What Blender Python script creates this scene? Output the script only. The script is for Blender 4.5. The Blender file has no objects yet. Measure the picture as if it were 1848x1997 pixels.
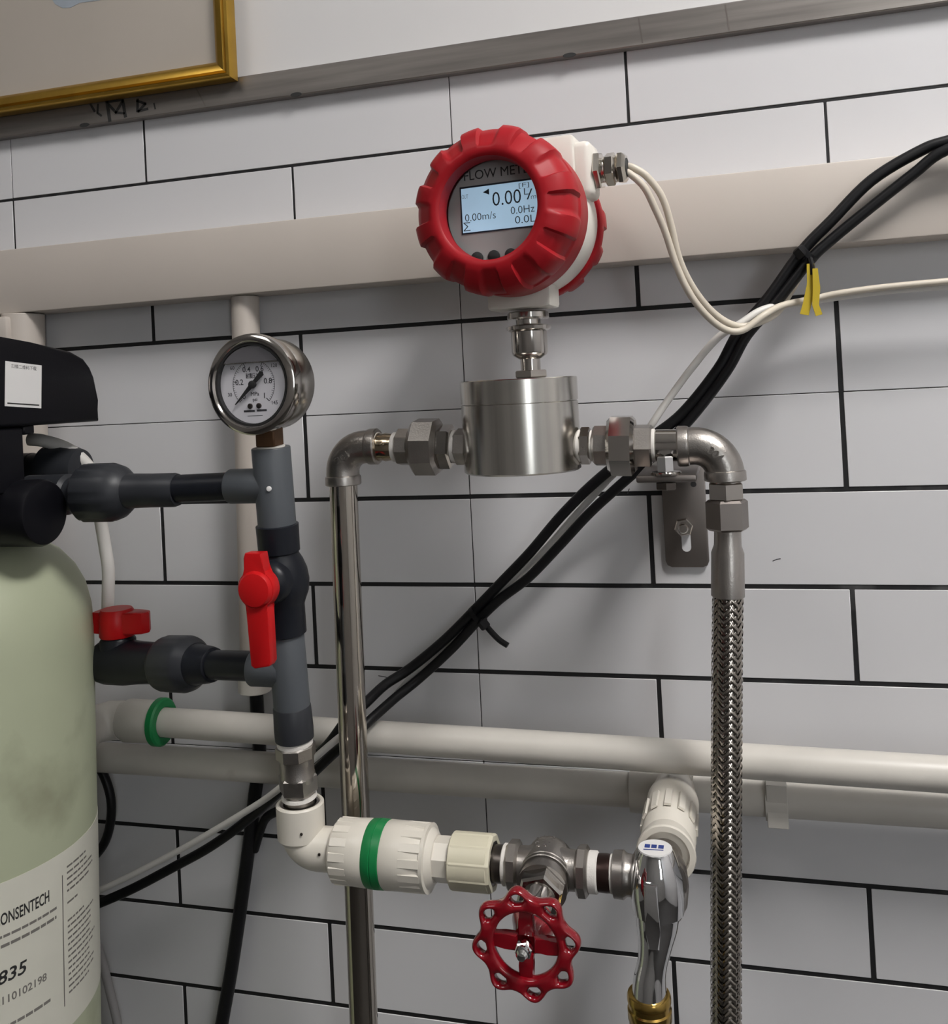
import bpy, bmesh, math, random
from mathutils import Vector, Matrix
random.seed(7)
PI = math.pi
sc = bpy.context.scene
COL = sc.collection
OZ = 1400.0      # wall origin (tile seam crossing) stands 1.4 m above the floor

# ------------------------------------------------------------------ camera
cam_d = bpy.data.cameras.new('camera'); cam = bpy.data.objects.new('camera', cam_d); COL.objects.link(cam)
F, CX, CY, CZ, YAW, PIT, ROL, PPY = 1820.80, 216.776, -766.084, 17.458, 0.2650, 0.0116, 0.0512, 735.13
Rz = Matrix.Rotation(YAW, 3, 'Z'); Rx = Matrix.Rotation(PIT, 3, 'X'); Ry = Matrix.Rotation(ROL, 3, 'Y')
B = Rz @ Rx @ Ry
right, fwd, up = B.col[0], B.col[1], B.col[2]
M = Matrix((right, up, -fwd)).transposed().to_4x4()
M.translation = Vector((CX, CY, CZ + OZ)) / 1000
cam.matrix_world = M
cam_d.sensor_fit = 'VERTICAL'; cam_d.sensor_height = 36.0
cam_d.lens = F / 1997 * 36.0
cam_d.shift_x = 0.0
cam_d.shift_y = (PPY - 998.5) / 1997
cam_d.clip_start = 0.01; cam_d.clip_end = 50
sc.camera = cam
sc.cycles.max_bounces = 7; sc.cycles.diffuse_bounces = 3; sc.cycles.glossy_bounces = 4

# ------------------------------------------------------------------ world and exposure
w = bpy.data.worlds.new('world'); sc.world = w; w.use_nodes = True
w.node_tree.nodes['Background'].inputs[0].default_value = (0.8, 0.85, 0.9, 1)
w.node_tree.nodes['Background'].inputs[1].default_value = 0.05
sc.view_settings.view_transform = 'Standard'; sc.view_settings.look = 'None'
sc.view_settings.gamma = 1.0; sc.view_settings.use_curve_mapping = False
sc.view_settings.exposure = 0.30
LAMP_MAIN = 42.0
LAMP_SIDE = 5.0
WINDOW = 4.6

# ------------------------------------------------------------------ materials
MATS = {}
def mat(name, col, rough=0.5, metal=0.0, var=0.08, scale=40.0, bump=0.0, bscale=300.0, spec=0.5, emit=0.0,
        stretch=None, objrand=0.0, coat=0.0, trans=0.0, rvar=0.0, dirt=None):
    if name in MATS: return MATS[name]
    m = bpy.data.materials.new(name); m.use_nodes = True
    nt = m.node_tree; b = nt.nodes['Principled BSDF']; L = nt.links.new
    tc = nt.nodes.new('ShaderNodeTexCoord'); mp = nt.nodes.new('ShaderNodeMapping')
    L(tc.outputs['Object'], mp.inputs['Vector'])
    if stretch: mp.inputs['Scale'].default_value = stretch
    nz = nt.nodes.new('ShaderNodeTexNoise'); nz.inputs['Scale'].default_value = scale; nz.inputs['Detail'].default_value = 4
    L(mp.outputs[0], nz.inputs['Vector'])
    cr = nt.nodes.new('ShaderNodeValToRGB'); L(nz.outputs['Fac'], cr.inputs[0])
    e = cr.color_ramp.elements
    e[0].position = 0.3; e[1].position = 0.7
    e[0].color = tuple(max(0, c * (1 - var)) for c in col) + (1,)
    e[1].color = tuple(min(1, c * (1 + var)) for c in col) + (1,)
    out = cr.outputs[0]
    if dirt:
        dcol, dscale, lo, hi = dirt
        n2 = nt.nodes.new('ShaderNodeTexNoise'); n2.inputs['Scale'].default_value = dscale; n2.inputs['Detail'].default_value = 6
        L(tc.outputs['Object'], n2.inputs['Vector'])
        mr = nt.nodes.new('ShaderNodeMapRange'); mr.inputs['From Min'].default_value = lo; mr.inputs['From Max'].default_value = hi
        L(n2.outputs['Fac'], mr.inputs['Value'])
        mx = nt.nodes.new('ShaderNodeMix'); mx.data_type = 'RGBA'
        L(mr.outputs[0], mx.inputs['Factor']); L(out, mx.inputs['A']); mx.inputs['B'].default_value = tuple(dcol) + (1,)
        out = mx.outputs['Result']
    if objrand:
        oi = nt.nodes.new('ShaderNodeObjectInfo'); hs = nt.nodes.new('ShaderNodeHueSaturation')
        mr = nt.nodes.new('ShaderNodeMapRange'); mr.inputs['To Min'].default_value = 1 - objrand; mr.inputs['To Max'].default_value = 1 + objrand
        L(oi.outputs['Random'], mr.inputs['Value']); L(mr.outputs[0], hs.inputs['Value']); L(out, hs.inputs['Color']); out = hs.outputs[0]
    L(out, b.inputs['Base Color'])
    b.inputs['Roughness'].default_value = rough; b.inputs['Metallic'].default_value = metal
    b.inputs['Specular IOR Level'].default_value = spec
    if coat: b.inputs['Coat Weight'].default_value = coat; b.inputs['Coat Roughness'].default_value = 0.08
    if trans: b.inputs['Transmission Weight'].default_value = trans
    if rvar:
        mr = nt.nodes.new('ShaderNodeMapRange'); mr.inputs['To Min'].default_value = max(0, rough - rvar); mr.inputs['To Max'].default_value = rough + rvar
        L(nz.outputs['Fac'], mr.inputs['Value']); L(mr.outputs[0], b.inputs['Roughness'])
    if emit:
        L(out, b.inputs['Emission Color']); b.inputs['Emission Strength'].default_value = emit
    if bump:
        nb = nt.nodes.new('ShaderNodeTexNoise'); nb.inputs['Scale'].default_value = bscale
        L(mp.outputs[0], nb.inputs['Vector'])
        bp = nt.nodes.new('ShaderNodeBump'); bp.inputs['Strength'].default_value = bump; bp.inputs['Distance'].default_value = 0.001
        L(nb.outputs['Fac'], bp.inputs['Height']); L(bp.outputs[0], b.inputs['Normal'])
    MATS[name] = m
    return m
TILE = mat('tile_glaze', (0.66, 0.655, 0.67), 0.33, var=0.015, scale=6, bump=0.02, bscale=20, spec=0.45, objrand=0.012)
GROUT = mat('black_grout', (0.006, 0.006, 0.007), 0.7, var=0.3, scale=60, dirt=((0.10, 0.10, 0.10), 16.0, 0.62, 0.8))
PAINT = mat('wall_paint', (0.68, 0.67, 0.67), 0.75, var=0.02, scale=5, bump=0.05, bscale=150)
CEIL = mat('ceiling_paint', (0.75, 0.74, 0.72), 0.9, var=0.02)
FLOORM = mat('floor_tile_grey', (0.05, 0.047, 0.045), 0.6, var=0.1, scale=8)
ROOMW = mat('room_wall_grey', (0.34, 0.33, 0.32), 0.8, var=0.05, scale=3)
STRIP = mat('brushed_strip_steel', (0.25, 0.23, 0.215), 0.42, 0.85, var=0.15, scale=30, stretch=(0.3, 1, 6), rvar=0.06)
GOLD = mat('gold_frame', (0.48, 0.29, 0.05), 0.28, 0.9, var=0.1, scale=40)
PAPER = mat('beige_picture_paper', (0.45, 0.405, 0.355), 0.35, var=0.04, scale=6)
BLUEST = mat('blue_grey_print', (0.33, 0.37, 0.42), 0.5, var=0.1)
BEIGE = mat('beige_pvc_trunking', (0.56, 0.505, 0.455), 0.45, var=0.02, scale=8)
PPR = mat('ivory_ppr_plastic', (0.62, 0.59, 0.54), 0.35, var=0.04, scale=25, dirt=((0.30, 0.27, 0.23), 22.0, 0.70, 0.9))
PPRW = mat('clean_white_ppr', (0.70, 0.66, 0.585), 0.32, var=0.02, scale=30, dirt=((0.30, 0.26, 0.21), 60.0, 0.76, 0.85))
GREEN = mat('green_plastic', (0.006, 0.20, 0.055), 0.4, var=0.06)
STEEL = mat('polished_steel', (0.50, 0.47, 0.44), 0.12, 1.0, var=0.08, scale=30, rvar=0.05)
CAST = mat('cast_steel', (0.40, 0.375, 0.35), 0.34, 1.0, var=0.10, scale=50, bump=0.12, bscale=900)
BODYS = mat('turned_steel', (0.58, 0.56, 0.52), 0.22, 1.0, var=0.16, scale=14, stretch=(9, 9, 0.12), rvar=0.05)
DARKST = mat('dark_steel', (0.13, 0.115, 0.105), 0.32, 1.0, var=0.15, scale=40)
BRKT = mat('bracket_steel', (0.23, 0.205, 0.19), 0.40, 0.9, var=0.08, scale=30)
CHROME = mat('chrome', (0.72, 0.72, 0.73), 0.05, 1.0, var=0.02)
PIPE = mat('mirror_pipe_steel', (0.50, 0.46, 0.41), 0.09, 1.0, var=0.08, scale=30, stretch=(1, 1, 0.1), rvar=0.03)
NICKEL = mat('nickel_gland', (0.66, 0.62, 0.56), 0.16, 1.0, var=0.05)
BRASSN = mat('brassy_nipple', (0.45, 0.37, 0.27), 0.15, 1.0, var=0.1)
BRASS = mat('brass', (0.50, 0.33, 0.09), 0.22, 1.0, var=0.08)
COPPER = mat('brown_brass_thread', (0.12, 0.06, 0.028), 0.5, 0.4, var=0.15, scale=80)
REDCAP = mat('red_enamel_cover', (0.34, 0.007, 0.013), 0.45, var=0.06, scale=40, spec=0.25)
REDPL = mat('red_valve_plastic', (0.52, 0.007, 0.009), 0.35, var=0.04, spec=0.3)
REDWH = mat('red_gloss_paint', (0.21, 0.003, 0.009), 0.18, var=0.08, coat=0.5)
WHITEH = mat('white_enamel_housing', (0.74, 0.71, 0.65), 0.38, var=0.02)
PLATE = mat('grey_face_plate', (0.48, 0.48, 0.465), 0.35, var=0.03)
LCD = mat('lcd_backlit', (0.36, 0.52, 0.66), 0.3, var=0.02, emit=0.55)
LCDK = mat('lcd_ink', (0.012, 0.02, 0.035), 0.5)
NAVY = mat('lcd_frame_navy', (0.01, 0.015, 0.03), 0.4)
INK = mat('black_ink', (0.02, 0.02, 0.02), 0.6)
FADED = mat('faded_grey_ink', (0.17, 0.16, 0.145), 0.6)
DIALINK = mat('dial_grey_ink', (0.045, 0.045, 0.05), 0.6)
DIAL = mat('white_dial', (0.80, 0.785, 0.80), 0.4, var=0.02)
BLUEINK = mat('blue_ink', (0.02, 0.045, 0.22), 0.5)
BLACKP = mat('black_plastic', (0.004, 0.004, 0.006), 0.42, var=0.1, bump=0.04, bscale=600, spec=0.22)
GREYPVC = mat('grey_pvc', (0.080, 0.088, 0.098), 0.45, var=0.06, scale=30, spec=0.35)
DARKPVC = mat('dark_grey_pvc', (0.009, 0.0105, 0.015), 0.36, var=0.1, scale=30, spec=0.3)
MIDPVC = mat('charcoal_pvc', (0.026, 0.028, 0.033), 0.42, var=0.1, scale=30, spec=0.35)
TANK = mat('tank_resin', (0.40, 0.43, 0.30), 0.42, var=0.06, scale=7, dirt=((0.21, 0.21, 0.14), 11.0, 0.58, 0.8))
LABELM = mat('cream_label', (0.62, 0.61, 0.53), 0.5, var=0.02)
TAPE = mat('white_seal_tape', (0.72, 0.69, 0.65), 0.6, var=0.04, bump=0.2, bscale=800)
CABK = mat('black_cable', (0.005, 0.005, 0.006), 0.45, var=0.1, spec=0.3)
CAW = mat('white_cable', (0.70, 0.68, 0.65), 0.42, var=0.02)
CAC = mat('cream_cable', (0.62, 0.56, 0.47), 0.42, var=0.02)
HOSEW = mat('white_drain_hose', (0.66, 0.64, 0.61), 0.4, var=0.02)
GHOST = mat('translucent_tube', (0.35, 0.34, 0.34), 0.3, trans=0.3)
YELLOW = mat('yellow_tag', (0.55, 0.40, 0.02), 0.5)
STICK = mat('white_sticker', (0.72, 0.71, 0.70), 0.5, var=0.01)
BRAID = mat('braid_wire', (0.40, 0.365, 0.325), 0.16, 1.0, var=0.15, scale=200)
HOSEIN = mat('hose_core_dark', (0.03, 0.026, 0.022), 0.6)
LAMPW = mat('lamp_housing', (0.7, 0.7, 0.7), 0.5)
def glass_mat(name, col=(1, 1, 1), alpha=0.12):
    m = bpy.data.materials.new(name); m.use_nodes = True
    nt = m.node_tree; nt.nodes.clear()
    o = nt.nodes.new('ShaderNodeOutputMaterial'); t = nt.nodes.new('ShaderNodeBsdfTransparent'); g = nt.nodes.new('ShaderNodeBsdfGlossy')
    fr = nt.nodes.new('ShaderNodeFresnel'); fr.inputs[0].default_value = 1.45
    t.inputs[0].default_value = col + (1,); g.inputs['Roughness'].default_value = 0.04
    ge = nt.nodes.new('ShaderNodeNewGeometry'); mt = nt.nodes.new('ShaderNodeMath'); mt.operation = 'SUBTRACT'; mt.use_clamp = True
    nt.links.new(fr.outputs[0], mt.inputs[0]); nt.links.new(ge.outputs['Backfacing'], mt.inputs[1])     # the pane reflects on its outer faces only
    mx = nt.nodes.new('ShaderNodeMixShader'); nt.links.new(mt.outputs[0], mx.inputs[0])
    nt.links.new(t.outputs[0], mx.inputs[1]); nt.links.new(g.outputs[0], mx.inputs[2]); nt.links.new(mx.outputs[0], o.inputs[0])
    return m
GLASS = glass_mat('clear_glass', (0.97, 0.975, 0.98))
GLYC = glass_mat('dial_glass', (0.97, 0.97, 0.98))

# ------------------------------------------------------------------ mesh helpers (mm; x right, d out from the wall, z up)
def P(x, d, z): return Vector((x, -d, z))
def frame(dr):
    dr = dr.normalized()
    a = Vector((0, 0, 1)) if abs(dr.z) < 0.9 else Vector((1, 0, 0))
    u = dr.cross(a).normalized(); v = dr.cross(u).normalized()
    return dr, u, v
def lathe(bm, A, dr, prof, n=32, phase=0.0, caps=True, rf=None):
    """prof = [(t, r)...] along dr from A; rf(theta, i, r) may modulate the radius"""
    dr, u, v = frame(dr)
    rings = []
    for i, (t, r) in enumerate(prof):
        c = A + dr * t
        if r < 1e-6: rings.append([bm.verts.new(c)]); continue
        ring = []
        for k in range(n):
            th = phase + 2 * PI * k / n
            rr = rf(th, i, r) if rf else r
            ring.append(bm.verts.new(c + (u * math.cos(th) + v * math.sin(th)) * rr))
        rings.append(ring)
    for a, b in zip(rings, rings[1:]):
        if len(a) == 1 and len(b) == 1: continue
        for k in range(n):
            k2 = (k + 1) % n
            if len(a) == 1: bm.faces.new((a[0], b[k2], b[k]))
            elif len(b) == 1: bm.faces.new((a[k], a[k2], b[0]))
            else: bm.faces.new((a[k], a[k2], b[k2], b[k]))
    if caps:
        if len(rings[0]) > 2: bm.faces.new(rings[0][::-1])
        if len(rings[-1]) > 2: bm.faces.new(rings[-1])
def cyl(bm, A, Bp, r, n=32, ch=0.6):
    dr = Bp - A; L = dr.length; ch = min(ch, r * .4, L * .3)
    lathe(bm, A, dr, [(0, r - ch), (ch, r), (L - ch, r), (L, r - ch)], n)
def hexn(bm, A, Bp, af, n=6, phase=0.0, ch=1.0):
    dr = Bp - A; L = dr.length; R = af / 2 / math.cos(PI / n); ch = min(ch, L * .3)
    lathe(bm, A, dr, [(0, R - ch * 1.2), (ch, R), (L - ch, R), (L, R - ch * 1.2)], n, phase)
def smooth_pts(pts, sub=6):
    if len(pts) < 3: return pts
    out = []
    for i in range(len(pts) - 1):
        p0 = pts[max(i - 1, 0)]; p1 = pts[i]; p2 = pts[i + 1]; p3 = pts[min(i + 2, len(pts) - 1)]
        for s in range(sub):
            t = s / sub
            out.append(0.5 * ((2 * p1) + (p2 - p0) * t + (2 * p0 - 5 * p1 + 4 * p2 - p3) * t * t + (3 * p1 - p0 - 3 * p2 + p3) * t ** 3))
    out.append(pts[-1]); return out
def tube(bm, pts, r, n=14, sub=6, flat=None, caps=True):
    """sweep; r number or list per control point; flat=(a,b) makes an oval section"""
    rr = [r] * len(pts) if not isinstance(r, (list, tuple)) else list(r)
    if sub > 1 and len(pts) > 2:
        rv = smooth_pts([Vector((q, 0, 0)) for q in rr], sub); rr = [q.x for q in rv]; pts = smooth_pts(pts, sub)
    T = [(pts[min(i + 1, len(pts) - 1)] - pts[max(i - 1, 0)]).normalized() for i in range(len(pts))]
    _, u, v = frame(T[0]); rings = []
    for i, p in enumerate(pts):
        u = (u - T[i] * u.dot(T[i])).normalized(); v = T[i].cross(u)
        fa, fb = flat if flat else (1, 1)
        rings.append([bm.verts.new(p + (u * math.cos(2 * PI * k / n) * fa + v * math.sin(2 * PI * k / n) * fb) * rr[i]) for k in range(n)])
    for a, b in zip(rings, rings[1:]):
        for k in range(n): bm.faces.new((a[k], a[(k + 1) % n], b[(k + 1) % n], b[k]))
    if caps: bm.faces.new(rings[0][::-1]); bm.faces.new(rings[-1])
def arc_pts(c, a, b, R, n=10):
    """quarter bend around c from c+a*R to c+b*R"""
    return [c + (a * math.cos(t) + b * math.sin(t)) * R for t in [PI / 2 * i / n for i in range(n + 1)]]
def box(bm, x0, x1, d0, d1, z0, z1, bev=0.5, seg=1, M=None):
    vs = [bm.verts.new(P(x, d, z)) for x in (x0, x1) for d in (d0, d1) for z in (z0, z1)]
    fs = [(0, 1, 3, 2), (4, 6, 7, 5), (0, 4, 5, 1), (2, 3, 7, 6), (0, 2, 6, 4), (1, 5, 7, 3)]
    faces = [bm.faces.new([vs[i] for i in f]) for f in fs]
    es = list({e for f in faces for e in f.edges})
    vv = vs
    if bev:
        g = bmesh.ops.bevel(bm, geom=es, offset=bev, segments=seg, affect='EDGES', profile=0.5)
        vv = list({v for f in g['faces'] for v in f.verts})
    if M is not None:
        allv = set(vv)
        for v in list(allv):
            for f in v.link_faces: allv.update(f.verts)
        for v in allv: v.co = M @ v.co
def prism(bm, outline, O, U, V, depth, bev=0.0, seg=2):
    """outline [(u,v)] at O on plane U,V, extruded by depth along N = U x V"""
    N = U.cross(V).normalized()
    a = [bm.verts.new(O + U * p[0] + V * p[1]) for p in outline]
    b = [bm.verts.new(O + U * p[0] + V * p[1] + N * depth) for p in outline]
    n = len(outline)
    f0 = bm.faces.new(a[::-1]); f1 = bm.faces.new(b)
    for i in range(n): bm.faces.new((a[i], a[(i + 1) % n], b[(i + 1) % n], b[i]))
    if bev:
        es = list(f1.edges) + list(f0.edges)
        bmesh.ops.bevel(bm, geom=es, offset=bev, segments=seg, affect='EDGES', profile=0.5)
def ribbon(bm, pts, width, O, U, V, th=0.25):
    N = U.cross(V).normalized()
    for (a, b) in zip(pts, pts[1:]):
        a = Vector(a); b = Vector(b); t = (b - a).normalized(); s = Vector((-t.y, t.x)) * width / 2; a = a - t * width * .3; b = b + t * width * .3
        q = [a + s, a - s, b - s, b + s]
        lo = [bm.verts.new(O + U * p.x + V * p.y) for p in q]; hi = [bm.verts.new(O + U * p.x + V * p.y + N * th) for p in q]
        bm.faces.new(hi[::1]); bm.faces.new(lo[::-1])
        for i in range(4): bm.faces.new((lo[i], lo[(i + 1) % 4], hi[(i + 1) % 4], hi[i]))
X = Vector((1, 0, 0)); Z = Vector((0, 0, 1)); OUT = Vector((0, -1, 0)); Y = Vector((0, 1, 0))
def text_into(bm, body, size, fn, width=None, extrude=0.1, align='CENTER', shear=0.0, bold=0.0):
    """flat lettering; fn maps (u, v, w) in mm to a point"""
    cu = bpy.data.curves.new('lettering', 'FONT'); cu.body = body; cu.size = size; cu.extrude = extrude; cu.align_x = align; cu.align_y = 'CENTER'
    cu.resolution_u = 3; cu.shear = shear; cu.offset = bold
    o = bpy.data.objects.new('lettering', cu); COL.objects.link(o)
    dg = bpy.context.evaluated_depsgraph_get(); dg.update()
    me = o.evaluated_get(dg).to_mesh()
    xs = [v.co.x for v in me.vertices] or [0, 1]
    k = 1.0
    if width: k = width / max(1e-6, max(xs) - min(xs))
    vs = [bm.verts.new(fn(v.co.x * k, v.co.y, v.co.z)) for v in me.vertices]
    for p in me.polygons:
        try: bm.faces.new([vs[i] for i in p.vertices])
        except ValueError: pass
    o.evaluated_get(dg).to_mesh_clear(); bpy.data.objects.remove(o); bpy.data.curves.remove(cu)
def on_plane(O, U=X, V=Z):
    N = U.cross(V).normalized()
    return lambda a, b, c: O + U * a + V * b + N * c

# ------------------------------------------------------------------ object helpers
def finish(bm, angle=38):
    bmesh.ops.recalc_face_normals(bm, faces=bm.faces[:])
    for f in bm.faces: f.smooth = True
    ca = math.radians(angle)
    for e in bm.edges:
        if len(e.link_faces) == 2 and e.calc_face_angle(0) > ca: e.smooth = False
LEAN = ('shell', 'paper_label', 'label_heading', 'label_model', 'label_number', 'fine_print')   # the tank stands a little out of plumb
def make(name, bm, m, origin, parent=None, angle=38):
    """origin: Vector in mm; mesh is stored relative to it"""
    finish(bm, angle)
    if name in LEAN:
        for v in bm.verts: v.co.x += (v.co.z + 330) * 0.033
    for v in bm.verts: v.co = (v.co - origin) * 0.001
    me = bpy.data.meshes.new(name); bm.to_mesh(me); bm.free(); me.materials.append(m)
    o = bpy.data.objects.new(name, me); COL.objects.link(o)
    if parent: o.parent = parent
    else: o.location = (origin + Vector((0, 0, OZ))) * 0.001
    return o
class Thing:
    def __init__(s, name, label, cat, loc, group=None, kind=None):
        s.org = P(*loc); s.root = bpy.data.objects.new(name, None); COL.objects.link(s.root)
        s.root.empty_display_size = 0.02
        s.root.location = (s.org + Vector((0, 0, OZ))) * 0.001
        s.root['label'] = label; s.root['category'] = cat
        if group: s.root['group'] = group
        if kind: s.root['kind'] = kind
    def part(s, name, bm, m, parent=None, label=None, angle=38, kind=None):
        o = make(name, bm, m, s.org, parent or s.root, angle)
        if label: o['label'] = label
        if kind: o['kind'] = kind
        return o
def single(name, bm, m, label, cat, group=None, kind=None, angle=38):
    c = [v.co for v in bm.verts]
    org = Vector(((min(p.x for p in c) + max(p.x for p in c)) / 2, (min(p.y for p in c) + max(p.y for p in c)) / 2, min(p.z for p in c)))
    o = make(name, bm, m, org, None, angle)
    o['label'] = label
    if cat: o['category'] = cat
    if group: o['group'] = group
    if kind: o['kind'] = kind
    return o
def NB(): return bmesh.new()

# ================================================================== the room
FZ = -OZ; CEZ = 1200.0; XL, XR, DF = -1800.0, 2000.0, 2600.0
bm = NB(); box(bm, XL, XR, -60, DF, FZ - 60, FZ, 0); single('floor', bm, FLOORM, 'dark grey floor of the utility room', 'floor', kind='structure')
bm = NB(); box(bm, XL, XR, -60, DF, CEZ, CEZ + 60, 0); single('ceiling', bm, CEIL, 'white painted ceiling of the utility room', 'ceiling', kind='structure')
bm = NB(); box(bm, XL - 60, XL, -60, DF, FZ, CEZ, 0); single('wall_left', bm, ROOMW, 'plain grey wall at the left side', 'wall', kind='structure')
bm = NB(); box(bm, XR, XR + 60, -60, DF, FZ, CEZ, 0); single('wall_right', bm, PAINT, 'plain pale wall at the right side', 'wall', kind='structure')
bm = NB(); box(bm, XL, XR, DF, DF + 60, FZ, CEZ, 0); single('wall_front', bm, ROOMW, 'plain grey wall facing the pipework', 'wall', kind='structure')
# tiled wall: black grout bed, every printed brick a tile of its own
bm = NB(); box(bm, XL, XR, -60, -0.7, FZ, 300, 0)
wall = single('wall_back', bm, GROUT, 'white brick tiled wall with black grout behind the pipework', 'wall', kind='structure')
bm = NB(); box(bm, XL, XR, -60, 0.4, 300, CEZ, 0)
single('wall_upper', bm, PAINT, 'white painted wall above the steel strip', 'wall', kind='structure')
wall_org = Vector(wall.location)
tile_mesh = {}
def add_tile(x0, x1, z0, z1):
    wd, h = round(x1 - x0, 1), round(z1 - z0, 1)
    if (wd, h) not in tile_mesh:
        b = NB(); box(b, -wd / 2, wd / 2, -5, 0, -h / 2, h / 2, 0.35); finish(b)
        for v in b.verts: v.co *= 0.001
        me = bpy.data.meshes.new('tile'); b.to_mesh(me); b.free(); me.materials.append(TILE); tile_mesh[(wd, h)] = me
    o = bpy.data.objects.new('tile', tile_mesh[(wd, h)]); COL.objects.link(o); o.parent = wall
    o.location = Vector(((x0 + x1) / 2000, 0, ((z0 + z1) / 2 + OZ) / 1000)) - wall_org
def line_z(k):          # height of the k-th joint (0 under the strip, 4 and 8 are thin tile seams)
    z = 300 - 75 * k
    return z + {3: -.3, 7: 1.4, 9: -3.2, 11: 2}.get(k, 0)
def line_w(k): return 0.7 if k % 4 == 0 else (2.6 if k == 1 else 3.7)
for pc in range(-4, 4):
    xa = pc * 450.0
    for k in range(0, 17):
        pan = k // 4
        first_A = {0: True, 1: False}.get(pan, (pc >= 0) if pan == 2 else (pc + pan) % 2 == 0)
        isA = first_A if k % 2 == 0 else not first_A
        xm = xa + (150 if isA else 300)
        vw = 2.2 if k < 2 else 3.6
        zt = line_z(k) - line_w(k) / 2; zb = line_z(k + 1) + line_w(k + 1) / 2
        gl_, gr_ = (1.0 if (pc, k) == (-1, 1) else 0.4), (1.0 if (pc, k) == (-2, 1) else 0.4)
        add_tile(xa + gl_, xm - vw / 2, zb, zt); add_tile(xm + vw / 2, xa + 450 - gr_, zb, zt)
# steel strip
bm = NB(); box(bm, XL, XR, 0.2, 10, 284, 308, 0.8)
trim = make('trim_1', bm, STRIP, P(0, 0, 284)); trim['label'] = 'brushed steel edging strip between tiles and painted wall'; trim['kind'] = 'structure'
def on_strip(name, bm_, m):
    o = make(name, bm_, m, P(0, 0, 284), trim); return o
bm = NB(); O = P(0, 10.0, 0)
for st, wd in [([(-349, 303), (-345, 296)], 2.2), ([(-341, 302), (-342, 294), (-338, 291)], 2.0), ([(-331, 303), (-329, 285)], 3.4), ([(-329, 300), (-322, 292), (-314, 302)], 2.6),
               ([(-314, 302), (-312, 287)], 3.2), ([(-331, 303), (-314, 303)], 2.6), ([(-322, 292), (-313, 290)], 2.2), ([(-298, 301), (-299, 290)], 2.6), ([(-299, 300), (-290, 296), (-298, 290), (-288, 291)], 2.4), ([(-281, 295), (-280, 290)], 1.4)]:
    ribbon(bm, st, wd, O, X, Z, 0.15)
on_strip('handwritten_marks', bm, INK)
for hx in (-357, -138, 106):
    bm = NB(); lathe(bm, P(hx, 9.9, 284.4), OUT, [(0, 5.5), (0.3, 5.2)], 20)
    for v in bm.verts: v.co.z = 284.6 + (v.co.z - 284.4) * 0.35
    on_strip('screw_hole', bm, INK)
for jx in (-238, 163, 230):
    bm = NB(); ribbon(bm, [(jx, 306), (jx + (10 if jx < 0 else 2), 286)], 1.2, O, X, Z, 0.1); on_strip('joint_line', bm, BRKT)

# gold framed picture, upper left
fr = Thing('picture_frame', 'gold framed beige picture hanging above the steel strip', 'picture', (-560, 11, 303))
fx0, fx1, fz0, fz1 = -900.0, -193.5, 303.5, 800.0
prof = [(0, 0), (0, 9), (1.5, 12), (3.5, 12.5), (4.5, 10.5), (5.5, 10.5), (7, 13), (12, 12), (16, 8), (17.5, 6.5), (17.5, 0)]   # (inward, height)
def rail(p0, p1, inn):
    b = NB(); t = (p1 - p0).normalized(); ra = []; rb = []
    for (wi, h) in prof:
        ra.append(b.verts.new(p0 + t * wi + inn * wi + OUT * h)); rb.append(b.verts.new(p1 - t * wi + inn * wi + OUT * h))
    n = len(prof)
    for i in range(n): b.faces.new((ra[i], ra[(i + 1) % n], rb[(i + 1) % n], rb[i]))
    b.faces.new(ra[::-1]); b.faces.new(rb); return b
c = [P(fx0, 11, fz0), P(fx1, 11, fz0), P(fx1, 11, fz1), P(fx0, 11, fz1)]
for i, (nm, inn) in enumerate([('bottom_rail', Z), ('side_rail', -X), ('top_rail', -Z), ('side_rail', X)]):
    fr.part(nm, rail(c[i], c[(i + 1) % 4], inn), GOLD)
bm = NB(); box(bm, fx0 + 12, fx1 - 12, 11.2, 15, fz0 + 12, fz1 - 12, 0); fr.part('picture_sheet', bm, PAPER)
bm = NB(); prism(bm, [(-383, 407), (-379, 401), (-371, 396), (-362, 395), (-352, 398), (-335, 397), (-322, 397), (-316, 399), (-300, 420), (-380, 425)], P(0, 14.8, 0), X, Z, 0.4)
fr.part('printed_shape', bm, BLUEST)

# cable trunking and conduits
bm = NB(); box(bm, XL + 2, XR - 2, 0.2, 35, 109.5, 169.5, 1.2, 2)
single('cable_trunking', bm, BEIGE, 'long beige plastic cable trunking running across the tiled wall', 'trunking')
t = Thing('conduit_pipe', 'narrow beige vertical conduit behind the pressure gauge', 'conduit', (-199, 20, -242))
bm = NB(); cyl(bm, P(-194, 16, 109.2), P(-203, 16, -236), 12.3); t.part('pipe', bm, BEIGE)
bm = NB(); cyl(bm, P(-203, 16, -228), P(-203.3, 16, -242), 14.5); t.part('end_sleeve', bm, PPR)
t = Thing('conduit_pipe', 'wide beige vertical conduit behind the black filter head', 'conduit', (-428, 22, -700))
bm = NB(); cyl(bm, P(-426, 21, 109.2), P(-446, 21, -700), 19); t.part('pipe', bm, BEIGE)
bm = NB(); box(bm, -470, -424, 6, 46, 78, 106, 3, 2); t.part('junction_sleeve', bm, BEIGE)

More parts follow.
